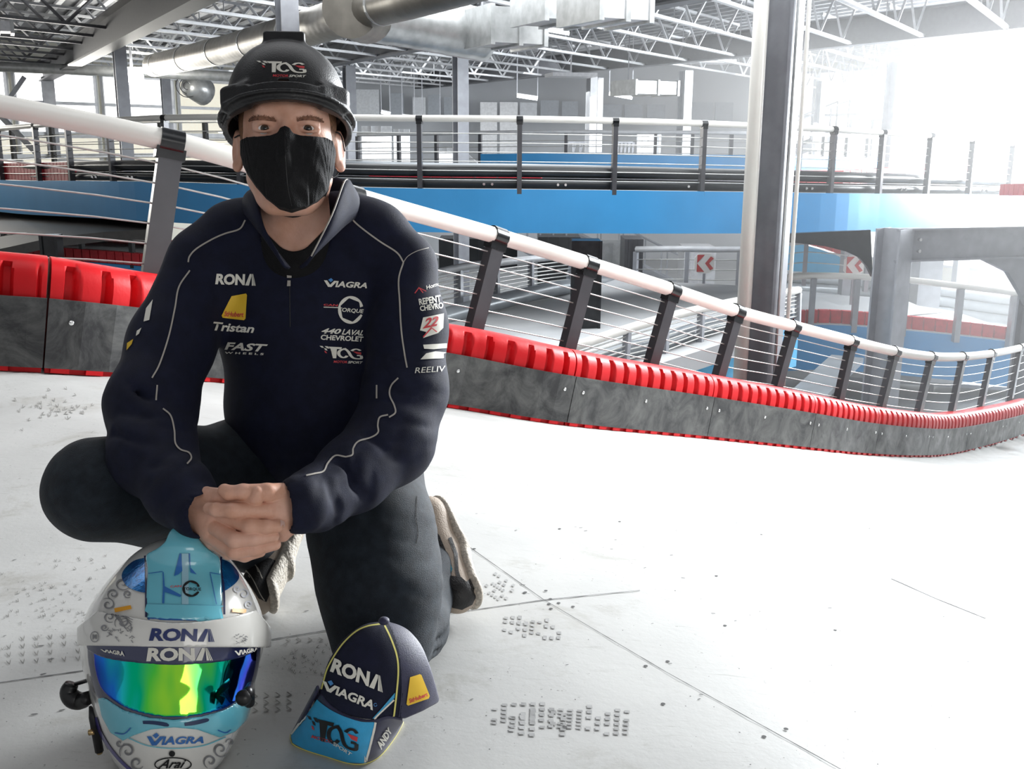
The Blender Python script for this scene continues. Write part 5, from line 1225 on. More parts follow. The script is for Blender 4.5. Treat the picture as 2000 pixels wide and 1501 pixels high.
# ---- jacket
jk = Field((-1.02, 1.22, .16), (.06, 2.2, .88), 0.0046)
jk.ell(wp(600, 600, 1.515), (.178, .175, .125), R=CAMR, k=0)
jk.ell(wp(633, 790, 1.535), (.185, .175, .135), R=CAMR, k=.05)
jk.ell(wp(688, 885, 1.55), (.135, .082, .12), R=CAMR, k=.04)
jk.cap(wp(480, 468, 1.48), wp(700, 462, 1.48), .062, .062, k=.05)
jk.path([wp(510, 440, 1.47), wp(455, 466, 1.47), wp(408, 512, 1.46)], [.050, .056, .060], k=.04); jk.path([wp(662, 432, 1.47), wp(735, 462, 1.475), wp(785, 515, 1.475)], [.050, .056, .058], k=.04)
jk.path([wp(396, 515, 1.46), wp(335, 670, 1.42), wp(296, 790, 1.37), wp(298, 885, 1.32), wp(352, 965, 1.25), wp(383, 1003, 1.215)], [.062, .070, .071, .065, .047, .038], k=.03)
jk.path([wp(790, 530, 1.475), wp(796, 640, 1.455), wp(792, 760, 1.43), wp(762, 862, 1.39), wp(690, 925, 1.33), wp(620, 972, 1.27), wp(588, 985, 1.226)], [.058, .067, .070, .070, .058, .046, .045], k=.025)
# sleeve openings
jk.cap(wp(398, 1000, 1.215), wp(450, 1022, 1.18), .031, .040, k=.003, sub=True); jk.cap(wp(556, 990, 1.222), wp(510, 995, 1.20), .035, .046, k=.003, sub=True)
# neck opening
jk.path([wp(585, 440, 1.44), wp(582, 395, 1.41)], [.063, .075], k=.01, sub=True); jk.path([wp(576, 476, 1.375), wp(575, 400, 1.33)], [.028, .060], k=.01, sub=True)
def groove(pts, r, dep=0.5, k=.012):
    jk.path([wp(*p) for p in pts], [r] * len(pts), k=k, sub=True)
X, Y, Z = jk.full()
jk.wob(.0022, [22, 35, 48, 30], 3)
folds(jk, wp(275, 815, 1.29), .10, (.15, 0, 1), .040, .0040, 7); folds(jk, wp(790, 800, 1.34), .10, (-.2, 0, 1), .042, .0036, 8); folds(jk, wp(675, 950, 1.25), .08, (1, 0, -.2), .036, .0045, 9)
folds(jk, wp(330, 940, 1.22), .07, (.8, 0, -.6), .034, .0035, 10); folds(jk, wp(560, 850, 1.41), .12, (-.35, 0, 1), .05, .0028, 11); folds(jk, wp(420, 580, 1.40), .09, (1, 0, .3), .05, .0022, 12); folds(jk, wp(740, 700, 1.40), .08, (1, 0, .2), .045, .0024, 13)
for pts in ([(232, 800, 1.30), (280, 812, 1.285), (340, 800, 1.29)], [(222, 845, 1.29), (270, 862, 1.26), (330, 855, 1.25)], [(240, 760, 1.33), (290, 775, 1.31)], [(300, 905, 1.235), (345, 890, 1.22), (380, 900, 1.22)]): groove(pts, .004, k=.014)
for pts in ([(740, 745, 1.37), (790, 765, 1.355), (840, 750, 1.37)], [(735, 800, 1.335), (780, 830, 1.318), (838, 815, 1.33)], [(720, 850, 1.315), (762, 882, 1.31), (800, 905, 1.33)], [(668, 905, 1.275), (690, 950, 1.27), (720, 975, 1.29)], [(640, 925, 1.235), (650, 965, 1.225), (668, 1000, 1.24)], [(770, 700, 1.38), (830, 690, 1.38)]): groove(pts, .004, k=.014)
for pts in ([(470, 850, 1.415), (560, 870, 1.40), (660, 850, 1.405)], [(455, 790, 1.42), (540, 815, 1.395), (640, 800, 1.39)], [(600, 900, 1.44), (700, 905, 1.43), (800, 890, 1.47)]): groove(pts, .004, k=.02)
V, F = jk.mesh(); V = smooth_v(V, F, 1, .4)
jacket = np_mesh('jacket', V, F, [M['navy']], person); bvh_jk = bvh_of(V, F)
# collar: a stand-up sheet round the neck, open in front
bot = [(566, 524, 1.345), (522, 470, 1.352), (492, 432, 1.385), (478, 408, 1.44), (520, 395, 1.52), (600, 392, 1.535), (672, 402, 1.51), (695, 420, 1.44), (672, 440, 1.385), (640, 470, 1.352), (584, 524, 1.345)]
top_ = [(549, 504, 1.330), (515, 440, 1.335), (503, 388, 1.36), (500, 368, 1.43), (528, 360, 1.49), (600, 356, 1.50), (655, 348, 1.475), (686, 366, 1.42), (674, 352, 1.375), (648, 420, 1.335), (608, 500, 1.325)]
B_ = catmull([W(*p) for p in bot], 5); T_ = catmull([W(*p) for p in top_], 5); rows = []
for j in range(7):
    v = j / 6; rows.append([b.lerp(t, v) + (t - W(585, 430, 1.44)).normalized() * (.010 * math.sin(v * math.pi)) for b, t in zip(B_, T_)])
cb3 = MB().grid(rows); co_ = cb3.build('collar', M['navy'], jacket, smooth=True); md = co_.modifiers.new('s', 'SOLIDIFY'); md.thickness = .005; md.offset = 0
MB().tube([p + (CAM - p).normalized() * .004 for p in rows[6][32:51]], .0014, 6).build('collar_zip', M['piping'], jacket, smooth=True)
# undershirt seen in the neck opening
uo = drape('undershirt', [smooth2([(520, 455), (536, 471), (552, 485), (573, 491), (596, 485), (614, 469), (632, 450)], 4) + [(660, 470), (660, 600), (500, 600), (500, 470)]], bvh_head, .004, M['black_cloth'], person, maxe=8)
md = uo.modifiers.new('s', 'SOLIDIFY'); md.thickness = .003; md.offset = -1
# ---- jeans
jn = Field((-1.08, 1.25, -.012), (.06, 2.35, .58), 0.0046)
jn.ell(wp(650, 845, 1.64), (.18, .11, .13), R=CAMR, k=0)
jn.path([wp(610, 895, 1.60), wp(480, 915, 1.54), wp(340, 940, 1.44), wp(187, 953, 1.335)], [.092, .090, .090, .083], k=.04)
jn.path([wp(188, 965, 1.36), wp(340, 1015, 1.52), wp(490, 1065, 1.65)], [.072, .060, .055], k=.03)
jn.path([wp(708, 905, 1.53), wp(728, 1050, 1.45), wp(742, 1150, 1.41), wp(748, 1243, 1.392)], [.112, .104, .098, .087], k=.04)
jn.path([wp(758, 1262, 1.42), wp(800, 1222, 1.50), wp(838, 1130, 1.63), wp(845, 1085, 1.68)], [.072, .066, .056, .052], k=.02)
jn.wob(.002, [26, 40, 60], 5)
def jg(pts, r=.005, k=.02): jn.path([wp(*p) for p in pts], [r] * len(pts), k=k, sub=True)
folds(jn, wp(848, 1180, 1.47), .10, (.75, 0, .66), .026, .0052, 1); folds(jn, wp(838, 1270, 1.44), .07, (.5, 0, .86), .022, .0045, 2)
folds(jn, wp(820, 1030, 1.42), .08, (.3, 0, .95), .034, .0022, 3); folds(jn, wp(640, 1010, 1.38), .09, (.7, 0, -.7), .036, .003, 4); folds(jn, wp(160, 930, 1.27), .10, (.9, 0, .3), .045, .0022, 5)
folds(jn, wp(745, 1170, 1.31), .10, (.2, 0, .98), .045, .0016, 6)
jg([(838, 1000, 1.46), (846, 1100, 1.455), (845, 1180, 1.46), (848, 1260, 1.46)], .0045, .005)
jn.cut((0, 0, .003), (0, 0, -1))
V, F = jn.mesh(); V = smooth_v(V, F, 1, .4); jeans = np_mesh('jeans', V, F, [M['denim']], person); bvh_jn = bvh_of(V, F)
# ---- shoes: kneeling on the bent toes, heels up
def shoe(heel, mid, toe, lname, sole_dir, ankle):
    h_, m_, t_ = wp(*heel), wp(*mid), wp(*toe); lo = np.minimum(np.minimum(h_, m_), t_) - .09; hi = np.maximum(np.maximum(h_, m_), t_) + .09; lo[2] = max(lo[2], -.012)
    sd = np.array(sole_dir, float); sd /= np.linalg.norm(sd)
    u = Field(lo, hi, .0030); u.path([h_, m_, t_], [.036, .040, .040], k=0, flat=(sd, .95)); u.cap(h_, wp(*ankle), .038, .036, k=.03)
    s_ = Field(lo, hi, .0030); s_.path([h_ + sd * .030, m_ + sd * .034, t_ + sd * .028], [.040, .042, .043], k=0, flat=(sd, .36))
    X, Y, Z = s_.full(); 
    root_ = np_mesh
    u.cut((0, 0, .004), (0, 0, -1)); s_.cut((0, 0, .001), (0, 0, -1))
    Vu, Fu = u.mesh(); Vs, Fs = s_.mesh(); r = np_mesh('shoe', Vu, Fu, [M['tan']], person); np_mesh('sole', Vs, Fs, [M['solem']], r); return r, bvh_of(Vu, Fu), bvh_of(Vs, Fs)
shoeL, bvL, bvLs = shoe((838, 1010, 1.70), (868, 1085, 1.665), (893, 1158, 1.605), 'l', (.75, .62, .05), (815, 1090, 1.66))
shoeR, bvR, bvRs = shoe((553, 1035, 1.70), (527, 1100, 1.66), (500, 1163, 1.605), 'r', (.88, .45, .05), (480, 1070, 1.68))
drape('toe_panel', [[(872, 1150), (886, 1138), (905, 1142), (918, 1152), (926, 1138), (922, 1125), (934, 1135), (932, 1160), (922, 1180), (902, 1190), (884, 1186), (872, 1172)]], bvL, .0012, M['shoe_black'], shoeL, zfb=1.58)
drape('toe_panel', [[(868, 1135), (880, 1125), (900, 1128), (916, 1142), (918, 1158), (905, 1160), (886, 1150)]], bvL, .004, M['shoe_black'], shoeL, zfb=1.58)
drape('tongue', [[(820, 1022), (838, 1022), (858, 1045), (873, 1080), (878, 1105), (866, 1122), (850, 1100), (835, 1070), (820, 1060)]], bvL, .0015, M['shoe_black'], shoeL, zfb=1.6)
drape('side_stripe', [stroke([(878, 1050), (890, 1082), (892, 1115), (898, 1134)], 7)], bvL, .0022, M['shoe_black'], shoeL, zfb=1.6)
drape('teal_trim', [stroke(smooth2([(820, 1046), (832, 1043), (845, 1050)], 4), 6), [(866, 1140), (872, 1108), (880, 1102), (884, 1112), (876, 1128)]], bvL, .003, M['teal'], shoeL, zfb=1.6)
drape('toe_panel', [[(440, 1075), (460, 1082), (500, 1086), (528, 1090), (545, 1098), (545, 1112), (524, 1130), (512, 1128), (512, 1150), (520, 1175), (505, 1168), (480, 1130), (450, 1100)]], bvR, .0013, M['shoe_black'], shoeR, zfb=1.58)
drape('lace', [stroke(smooth2([(465, 1095), (490, 1125), (508, 1160), (516, 1172)], 4), 1.8), stroke(smooth2([(470, 1090), (500, 1105), (512, 1130)], 4), 1.5), stroke(smooth2([(478, 1090), (497, 1100), (505, 1118)], 4), 1.2)], bvR, .003, M['lace'], shoeR, zfb=1.58)
# ================================================================== piping and prints on the jacket
def pipe(path, w=4.2): return stroke(smooth2(path, 6), w)
for pts in ([(479, 430), (468, 447), (440, 456), (415, 467), (385, 485), (371, 500), (368, 512)], [(371, 528), (350, 560), (342, 600), (330, 655), (312, 710), (297, 738)], [(307, 752), (305, 782)], [(318, 798), (333, 812), (340, 840), (342, 865), (352, 878), (368, 884), (373, 895), (365, 906)],
            [(681, 420), (700, 440), (740, 470), (775, 493), (788, 512)], [(788, 512), (779, 545), (781, 590), (784, 645), (790, 690), (795, 718)], [(778, 738), (765, 752), (761, 770), (770, 792), (772, 806), (760, 815)], [(758, 810), (742, 815), (738, 830), (738, 845), (722, 855), (700, 862), (690, 875), (688, 888), (676, 892)], [(676, 892), (655, 890), (640, 905), (632, 920), (615, 925), (598, 929)], [(736, 752), (736, 778)]):
    drape('piping', [pipe(pts, 3.0)], bvh_jk, .0016, M['piping'], jacket, maxe=6)
drape('shoulder_seam', [stroke(smooth2([(788, 512), (797, 500), (815, 490), (837, 484)], 5), 1.4)], bvh_jk, .0014, M['piping'], jacket, maxe=5)
def rona(quad):
    P = [text('RON', [(0, 1), (.74, 1), (.74, 0), (0, 0)], .045, 0, .98)]
    P += [[(.76, 0), (.86, 0), (.93, .72), (.90, 1.0), (.885, 1)]]
    P[-1] = [(.75, 0), (.845, 0), (.905, .80), (.905, 1.0), (.86, 1.0)]
    P += [[(.865, 0), (.905, 0), (.935, .95), (.915, .95)], [(.925, 0), (.955, 0), (.950, .90), (.938, .92)], [(.975, 0), (1.0, 0), (.962, .9), (.955, .9)]]
    P[-3:] = [[(.915, 1.0), (.925, 1.0), (.955, 0), (.915, 0)], [(.93, 1.0), (.938, 1.0), (.985, 0), (.965, 0)], [(.943, 1.0), (.949, .98), (1.01, 0), (.995, 0)]]
    out = []
    for p in P:
        if isinstance(p, tuple): out.append(([(a, b) for a, b in p[0]], p[1]))
        else: out.append(p)
    return remap(out, quad)
def viagra(quad, body=True):
    t = text('IAGRA', [(.24, .80), (1, .80), (1, 0), (.24, 0)], .035, .28)
    v = [[(.0, .80), (.075, .80), (.125, .28), (.235, .80), (.31, .80), (.15, 0), (.07, 0)]]
    return remap([t] + v, quad), remap([[(.10, .88), (.175, 1.12), (.215, .88), (.15, .60)]], quad)
TAGQ = None
def tag_logo(quad):
    """the motor sport mark: a chequered tail, T, a, G with a red visor"""
    main = [[(.20, .98), (.52, .98), (.50, .86), (.40, .86), (.37, .30), (.29, .30), (.31, .86), (.25, .86)],
            stroke(smooth2([(.62, .86), (.53, .85), (.45, .72), (.44, .52), (.50, .38), (.58, .38), (.63, .48)], 5), .075), stroke(smooth2([(.57, .93), (.66, .74), (.72, .48), (.80, .34), (.96, .34), (.965, .52)], 5), .075),
            stroke(smooth2([(.96, .52), (.86, .52)], 2), .07), stroke(smooth2([(.74, .78), (.80, .88), (.88, .90), (.95, .82)], 4), .07),
            [(.0, 1.0), (.07, 1.0), (.10, .90), (.05, .90)], [(.12, 1.0), (.19, 1.0), (.23, .86), (.17, .88)], [(.10, .88), (.155, .86), (.18, .74), (.13, .76)]]
    red = [[(.77, .76), (.97, .72), (.965, .58), (.86, .62)], [(.10, .72), (.14, .70), (.165, .58), (.12, .60)]]
    t1 = text('MOTOR', [(.30, .17), (.63, .17), (.62, .02), (.30, .02)], .02, .2); t2 = text('SPORT', [(.645, .17), (1.0, .17), (.99, .02), (.635, .02)], .03, .2)
    return remap(main + [t2], quad), remap(red + [t1], quad)
def put(name, polys, bvh, m_, par, off=.0014, maxe=9, zfb=None): return drape(name, polys, bvh, off, m_, par, maxe=maxe, zfb=zfb)
J = jacket
put('lettering', rona([(423, 534), (499, 535), (499, 558), (420, 555)]), bvh_jk, M['ivory'], J)
put('patch', [[(452, 578), (481, 573), (483, 576), (480, 622), (477, 625), (434, 620), (432, 616)]], bvh_jk, M['pr_yellow'], J)
put('lettering', [text('StHubert', [(438, 607), (477, 609), (476, 619), (437, 617)], .02, .1)], bvh_jk, M['pr_red'], J, .0022)
put('lettering', [text('Tristan', [(416, 628), (498, 634), (496, 650), (414, 645)], .03, .18)], bvh_jk, M['ivory'], J)
put('lettering', [text('FAST', [(440, 667), (524, 672), (517, 687), (439, 682)], .035, .2), text('W H E E L S', [(440, 686), (516, 689), (515, 693), (439, 690)], .03)], bvh_jk, M['ivory'], J)
a, b = viagra([(632, 544), (718, 549), (717, 563), (635, 560)]); put('lettering', a, bvh_jk, M['ivory'], J); put('blue_mark', b, bvh_jk, M['pr_blue'], J)
ring_ = [(684 + 24 * math.cos(t), 605 + 26 * math.sin(t)) for t in [2 * math.pi * k / 36 for k in range(36)]]; hexa = [(684 + 20 * math.cos(t), 605 + 21.5 * math.sin(t)) for t in [math.radians(75 + 60 * k) for k in range(6)]]
def ring_poly(cx, cy, rx, ry, hx_, hy_, gap=None):
    v = []; f = []; n = 48
    hexv = [(hx_ * math.cos(math.radians(20 + 60 * k)), hy_ * math.sin(math.radians(20 + 60 * k))) for k in range(6)]
    for k in range(n):
        t = 2 * math.pi * k / n; dx, dy = math.cos(t), math.sin(t); best = 9e9
        for i in range(6):
            (x0, y0), (x1, y1) = hexv[i], hexv[(i + 1) % 6]; den = dx * (y1 - y0) - dy * (x1 - x0)
            if abs(den) > 1e-9:
                s_ = (x0 * (y1 - y0) - y0 * (x1 - x0)) / den; q = ((x0 * dy - y0 * dx)) / den
                if s_ > 0 and -1e-6 <= q <= 1 + 1e-6: best = min(best, s_)
        v += [(cx + rx * dx, cy + ry * dy), (cx + best * dx, cy + best * dy)]
    for k in range(n):
        if gap and gap(v[2 * k][0], v[2 * k][1]): continue
        j = (k + 1) % n; f.append((2 * k, 2 * j, 2 * j + 1, 2 * k + 1))
    return (v, f)
put('lettering', [ring_poly(685, 605, 25, 27, 21.5, 23.5, lambda x, y: x > 690 and 598 < y < 614), text('TORQUE', [(661, 600), (711, 604), (710, 613), (660, 609)], .02, .15), stroke([(632, 599.5), (662, 600.5)], 1.6)], bvh_jk, M['ivory'], J)
put('lettering', [text('CAN', [(632, 593), (660, 594), (659, 598), (632, 597)], .03)], bvh_jk, M['pr_red'], J)
put('lettering', [text('440', [(629, 640), (667, 642), (665, 652), (627, 651)], .035, .25), text('LAVAL', [(669, 642), (712, 645), (709, 655), (667, 653)], .025, .25), text('CHEVROLET', [(627, 653), (711, 657), (709, 667), (626, 663)], .03, 0)], bvh_jk, M['ivory'], J)
a, b = tag_logo([(624, 675), (708, 679), (709, 711), (627, 708)]); put('logo', a, bvh_jk, M['ivory'], J); put('logo', b, bvh_jk, M['pr_red'], J)
# sleeve prints
put('lettering', [text('Home', [(832, 558), (858, 549), (858, 557), (833, 566)], .015)], bvh_jk, M['ivory'], J); put('logo', [stroke([(810, 573), (818, 562), (826, 572)], 2), stroke([(818, 562), (832, 569)], 1.5)], bvh_jk, M['pr_red'], J)
put('lettering', [text('REPENT', [(817, 584), (859, 576), (861, 590), (819, 596)], .03), text('CHEVRO', [(819, 598), (864, 590), (865, 602), (821, 608)], .03)], bvh_jk, M['ivory'], J)
put('logo', [[(826, 620), (866, 612), (865, 640), (855, 650), (845, 646), (826, 660), (832, 648), (820, 645)]], bvh_jk, M['ivory'], J); put('lettering', [text('22', [(829, 622), (856, 617), (853, 636), (825, 642)], .03, .2), stroke([(826, 658), (842, 640), (852, 648)], 2.5)], bvh_jk, M['pr_red'], J, .0024)
put('logo', [[(826, 673), (872, 670), (872, 679), (846, 682), (828, 681)], [(821, 702), (832, 690), (850, 686), (871, 688), (871, 699)]], bvh_jk, M['ivory'], J)
put('lettering', [text('REELIV', [(811, 718), (869, 714), (869, 725), (810, 729)], .0, .1)], bvh_jk, M['ivory'], J)
put('logo', [[(299, 585), (292, 625), (281, 628), (286, 602)], [(277, 640), (272, 652), (266, 656), (268, 646)]], bvh_jk, M['ivory'], J, zfb=1.4); put('logo', [[(261, 662), (258, 672), (248, 684), (249, 670)]], bvh_jk, M['pr_yellow'], J, zfb=1.4)
# zip
put('zipper', [stroke([(565, 512), (566, 560), (567, 638)], 1.6)], bvh_jk, M['black_steel'], J, .0012)
put('zip_pull', [[(561, 526), (566, 523), (570, 528), (570, 543), (561, 543)], [(562, 548), (568, 548), (568, 559), (561, 559)]], bvh_jk, M['piping'], J, .0035)
# hat print
a, b = tag_logo([(501, 119), (597, 121), (598, 152), (505, 150)]); put('logo', a, bvh_hat, M['ivory'], hat, .001); put('logo', b, bvh_hat, M['pr_red'], hat, .001)
# mask seam
put('mask_seam', [stroke(smooth2([(556, 254), (557, 290), (559, 330), (563, 370), (570, 402)], 5), 1.2)], bvh_mask, M['hat'], mask, .0008)
# jeans seams
put('side_seam', [stroke(smooth2([(814, 968), (812, 1010), (816, 1040), (812, 1062)], 5), 1.5)], bvh_jn, M['black_cloth'], jeans, .001)
# finger nails
for q in ([(547, 1015), (555, 1018), (556, 1027), (548, 1029)],): put('nail', [q], bvh_hand, mat('finger_nail', (.72, .48, .42), .3), body, .0008)
# ================================================================== racing helmet on the floor
M['hel_white'] = mat('pearl_white_lacquer', (0.74, 0.73, 0.69), 0.18, 0, 0.02, 8, coat=0.9)
M['hel_blue'] = mat('light_blue_lacquer', (0.15, 0.52, 0.64), 0.22, 0.0, 0.04, 8, coat=0.9)
M['hel_oval'] = mat('metallic_cobalt', (0.004, 0.07, 0.30), 0.18, 0.6, 0, 45, coat=1.0, color2=(0.02, 0.26, 0.66), bump=0.1, bscale=160)
M['hel_line'] = mat('cobalt_line', (0.02, 0.14, 0.44), 0.3, 0, 0.1, 8, coat=0.5)
M['hel_navy'] = mat('navy_band', (0.022, 0.028, 0.085), 0.2, 0, 0.1, 8, coat=0.8)
M['hel_rona'] = mat('deep_navy_print', (0.015, 0.03, 0.14), 0.35)
M['hel_grey'] = mat('grey_scroll_paint', (0.22, 0.22, 0.23), 0.35, 0, 0.3, 60)
M['hel_grey2'] = mat('pale_scroll_paint', (0.45, 0.46, 0.50), 0.35, 0, 0.1, 60)
M['hel_black'] = mat('black_trim', (0.008, 0.008, 0.009), 0.35)
M['hel_orange'] = mat('orange_sticker', (0.80, 0.36, 0.02), 0.4)
M['hel_vent'] = mat('dark_vent', (0.01, 0.03, 0.10), 0.4)
M['brass'] = mat('brass_tip', (0.6, 0.42, 0.2), 0.25, 0.9)
def visor_mat():
    m = bpy.data.materials.new('mirrored_rainbow_visor'); m.use_nodes = True; nt = m.node_tree; N = nt.nodes; K = nt.links; b = N['Principled BSDF']
    lw = N.new('ShaderNodeLayerWeight'); lw.inputs['Blend'].default_value = 0.5; tc = N.new('ShaderNodeTexCoord'); mp = N.new('ShaderNodeMapping'); mp.inputs['Scale'].default_value = (26, 26, 1.0); K.new(tc.outputs['Object'], mp.inputs[0])
    nz = N.new('ShaderNodeTexNoise'); nz.inputs['Scale'].default_value = 1.0; nz.inputs['Detail'].default_value = 1; K.new(mp.outputs[0], nz.inputs[0])
    ad = N.new('ShaderNodeMath'); ad.operation = 'MULTIPLY_ADD'; K.new(nz.outputs[0], ad.inputs[0]); ad.inputs[1].default_value = 0.30; K.new(lw.outputs['Facing'], ad.inputs[2])  # stretched noise paints reflection streaks into the coating colours
    r = N.new('ShaderNodeValToRGB'); r.color_ramp.elements[0].position = 0.16; r.color_ramp.elements[0].color = (0.40, 0.95, 0.06, 1); r.color_ramp.elements[1].position = 0.80; r.color_ramp.elements[1].color = (0.03, 0.04, 0.30, 1)
    for p, c in ((0.23, (0.10, 0.75, 0.08, 1)), (0.31, (0.0, 0.55, 0.26, 1)), (0.40, (0.02, 0.62, 0.68, 1)), (0.50, (0.02, 0.24, 0.90, 1)), (0.62, (0.01, 0.03, 0.50, 1))): e = r.color_ramp.elements.new(p); e.color = c
    K.new(ad.outputs[0], r.inputs[0]); K.new(r.outputs[0], b.inputs['Base Color']); b.inputs['Metallic'].default_value = 1.0; b.inputs['Roughness'].default_value = 0.06
    bp = N.new('ShaderNodeBump'); bp.inputs['Strength'].default_value = 0.35; bp.inputs['Distance'].default_value = 0.004; K.new(nz.outputs[0], bp.inputs['Height']); K.new(bp.outputs[0], b.inputs['Normal'])
    return m
M['visor'] = visor_mat()
M['clear'] = mat('smoky_visor_frame', (0.05, 0.055, 0.10), 0.12, 0, 0.05, 8, coat=0.8)
hz0 = 1.265; hfr = rayframe(340, 1285, hz0); hinv = hfr.inverted(); EYE = (CAM - W(340, 1285, hz0)).length
def q(px, py, d=0.0): return in_frame(hinv, px, py, d)
def shell(extra=0.0, h=0.0026):
    f = Field((-.165, -.215, -.16), (.165, .235, .20), h, hfr)
    f.ell(q(340, 1262, 0), (.127 + extra, .170 + extra, .150 + extra), k=0)
    f.ell(q(341, 1378, .025), (.100 + extra, .122 + extra, .130 + extra), k=.03)
    f.ell(q(341, 1240, .01), (.131 + extra, .10 + extra, .145 + extra), k=.03)
    return f
floor_p = Vector((0, 0, .004)); inv = hfr.inverted(); fp = np.array(inv @ Vector((W(340, 1400, 1.2).x, W(340, 1400, 1.2).y, .004))); fn = np.array(inv.to_3x3() @ Vector((0, 0, -1)))
hb_ = W(340, 1285, hz0 + .03); helmet = empty('racing_helmet', (hb_.x, hb_.y, 0)); tag(helmet, 'white and light blue racing helmet with mirrored rainbow visor standing on the floor', 'helmet')
sh = shell(); sh.cut(fp, fn)
# eye port: the shell is set back where the visor sits
V, F = sh.mesh(); V = smooth_v(V, F, 1, .4); hs = np_mesh('shell', V, F, [M['hel_white']], helmet); bvh_h = bvh_of(V, F)
def poly_q(pts, d=0): return [tuple(q(x, y, 0)[:2]) for x, y in pts]
def layer(name, extra, pts, m_, d=.13, inner=None, par=None, h=.0022):
    f = shell(extra, h); f.prism(poly_q(pts), EYE); g = shell(inner if inner is not None else extra - .006, h); f.D = np.maximum(f.D, -g.D); f.cut(np.array((0, 0, 0.0)), np.array((0, 0, -1))); f.cut(fp, fn)
    V, F = f.mesh(); return np_mesh(name, V, F, [m_], par or helmet), bvh_of(V, F)
vis_o, bv_vis = layer('visor_frame', .0045, smooth2([(170, 1258), (172, 1290), (180, 1330), (194, 1366), (240, 1390), (290, 1402), (340, 1406), (395, 1401), (444, 1388), (484, 1364), (500, 1325), (507, 1290), (510, 1258)], 4), M['clear'], d=.10)
vg_o, bv_vg = layer('visor_glass', .0062, smooth2([(182, 1262), (186, 1308), (202, 1350), (245, 1381), (296, 1396), (340, 1400), (392, 1395), (444, 1380), (482, 1350), (498, 1308), (503, 1262)], 4), M['visor'], d=.12, inner=.002)
nb_o, bv_nb = layer('navy_strip', .0078, [(168, 1255)] + smooth2([(170, 1268), (200, 1283), (250, 1292), (340, 1298), (430, 1292), (480, 1280), (505, 1266)], 4) + [(508, 1252)], M['hel_navy'], d=.12, inner=.002)
pk_o, bv_pk = layer('white_peak', .0115, [(150, 1225)] + smooth2([(190, 1192), (260, 1206), (340, 1216), (430, 1208), (500, 1190)], 3) + [(530, 1225), (530, 1264), (340, 1263), (150, 1260)], M['hel_white'], d=.11, inner=.001)
# chin piece
ch_o, bv_ch = layer('chin_guard', .0065, [(190, 1362), (205, 1362), (240, 1385), (290, 1400), (340, 1405), (395, 1398), (440, 1385), (482, 1358), (492, 1372), (488, 1400), (460, 1428), (430, 1440), (385, 1424), (340, 1420), (295, 1424), (260, 1436), (240, 1446), (215, 1430), (198, 1398)], M['hel_blue'], d=.13, inner=-.002)
# top duct
dt = Field((-.10, -.02, -.10), (.10, .26, .20), .0024, hfr)
dt.ell(q(340, 1262, 0), (.125, .181, .163), k=0); dt.ell(q(357, 1082, .03), (.068, .036, .11), k=.03); dt.cap(q(353, 1052, .095), q(354, 1050, -.02), .028, .024, k=.03)
dt.prism(poly_q(smooth2([(285, 1208), (286, 1160), (288, 1110), (285, 1084), (305, 1072), (322, 1058), (330, 1040), (340, 1030), (356, 1026), (374, 1030), (384, 1042), (394, 1060), (410, 1074), (428, 1088), (431, 1110), (434, 1160), (436, 1212)], 3)), EYE)
dt.cap(q(355, 1040, .10), q(355, 1038, -.02), .011, .012, k=.012)
V, F = dt.mesh(); du = np_mesh('top_duct', V, F, [M['hel_blue']], helmet); bv_du = bvh_of(V, F)
drape('duct_plate', [[(288, 1180), (434, 1183), (440, 1212), (284, 1205)]], bv_du, .0035, M['hel_blue'], du, zfb=1.14)
drape('duct_lines', [stroke([(284, 1206), (440, 1213)], 2), stroke([(288, 1180), (434, 1183)], 1.5), stroke([(319, 1117), (320, 1178)], 2), stroke([(410, 1120), (422, 1180)], 1.5), stroke(smooth2([(290, 1120), (318, 1116)], 2), 1.5), stroke(smooth2([(409, 1118), (430, 1122)], 2), 1.5),
                     [(351, 1080), (354, 1080), (356, 1115), (348, 1122), (340, 1125), (350, 1112)], [(368, 1080), (371, 1080), (372, 1108), (384, 1122), (372, 1118)], [(320, 1118), (322, 1145), (354, 1162), (352, 1166), (322, 1156), (321, 1178), (317, 1178)]], bv_du, .0018, M['hel_line'], du, zfb=1.14)
drape('duct_stripe', [[(355, 1080), (368, 1080), (368, 1180), (355, 1180)]], bv_du, .0016, mat('pale_blue_stripe', (.30, .52, .62), .3, coat=.6), du, zfb=1.14)
drape('lettering', [ring_poly(373, 1150, 17, 16, 14, 13, lambda x, y: x > 380 and 1144 < y < 1156), text('TORQUE', [(358, 1147), (392, 1148), (392, 1155), (358, 1154)], .02)], bv_du, .0026, M['hel_black'], du, maxe=6, zfb=1.14)
drape('lettering', [text('CAN', [(333, 1144), (354, 1143), (354, 1147), (333, 1148)], .02)], bv_du, .0026, M['pr_red'], du, maxe=6, zfb=1.14)
# cobalt side ovals with white edge lines
drape('edge_line', [stroke(smooth2([(284, 1086), (287, 1120), (286, 1160), (286, 1205)], 4), 4), stroke(smooth2([(431, 1088), (430, 1110), (436, 1150), (437, 1200)], 4), 4)], bvh_h, .0022, M['hel_navy'], hs, zfb=1.2)
drape('side_oval', [smooth2([(283, 1090), (262, 1096), (244, 1112), (239, 1128), (250, 1146), (270, 1155), (284, 1158)], 4)], bvh_h, .002, M['hel_oval'], hs, maxe=7, zfb=1.2)
drape('side_oval', [smooth2([(430, 1092), (446, 1098), (460, 1112), (466, 1126), (460, 1138), (445, 1150), (431, 1158)], 4)], bvh_h, .002, M['hel_oval'], hs, maxe=7, zfb=1.2)
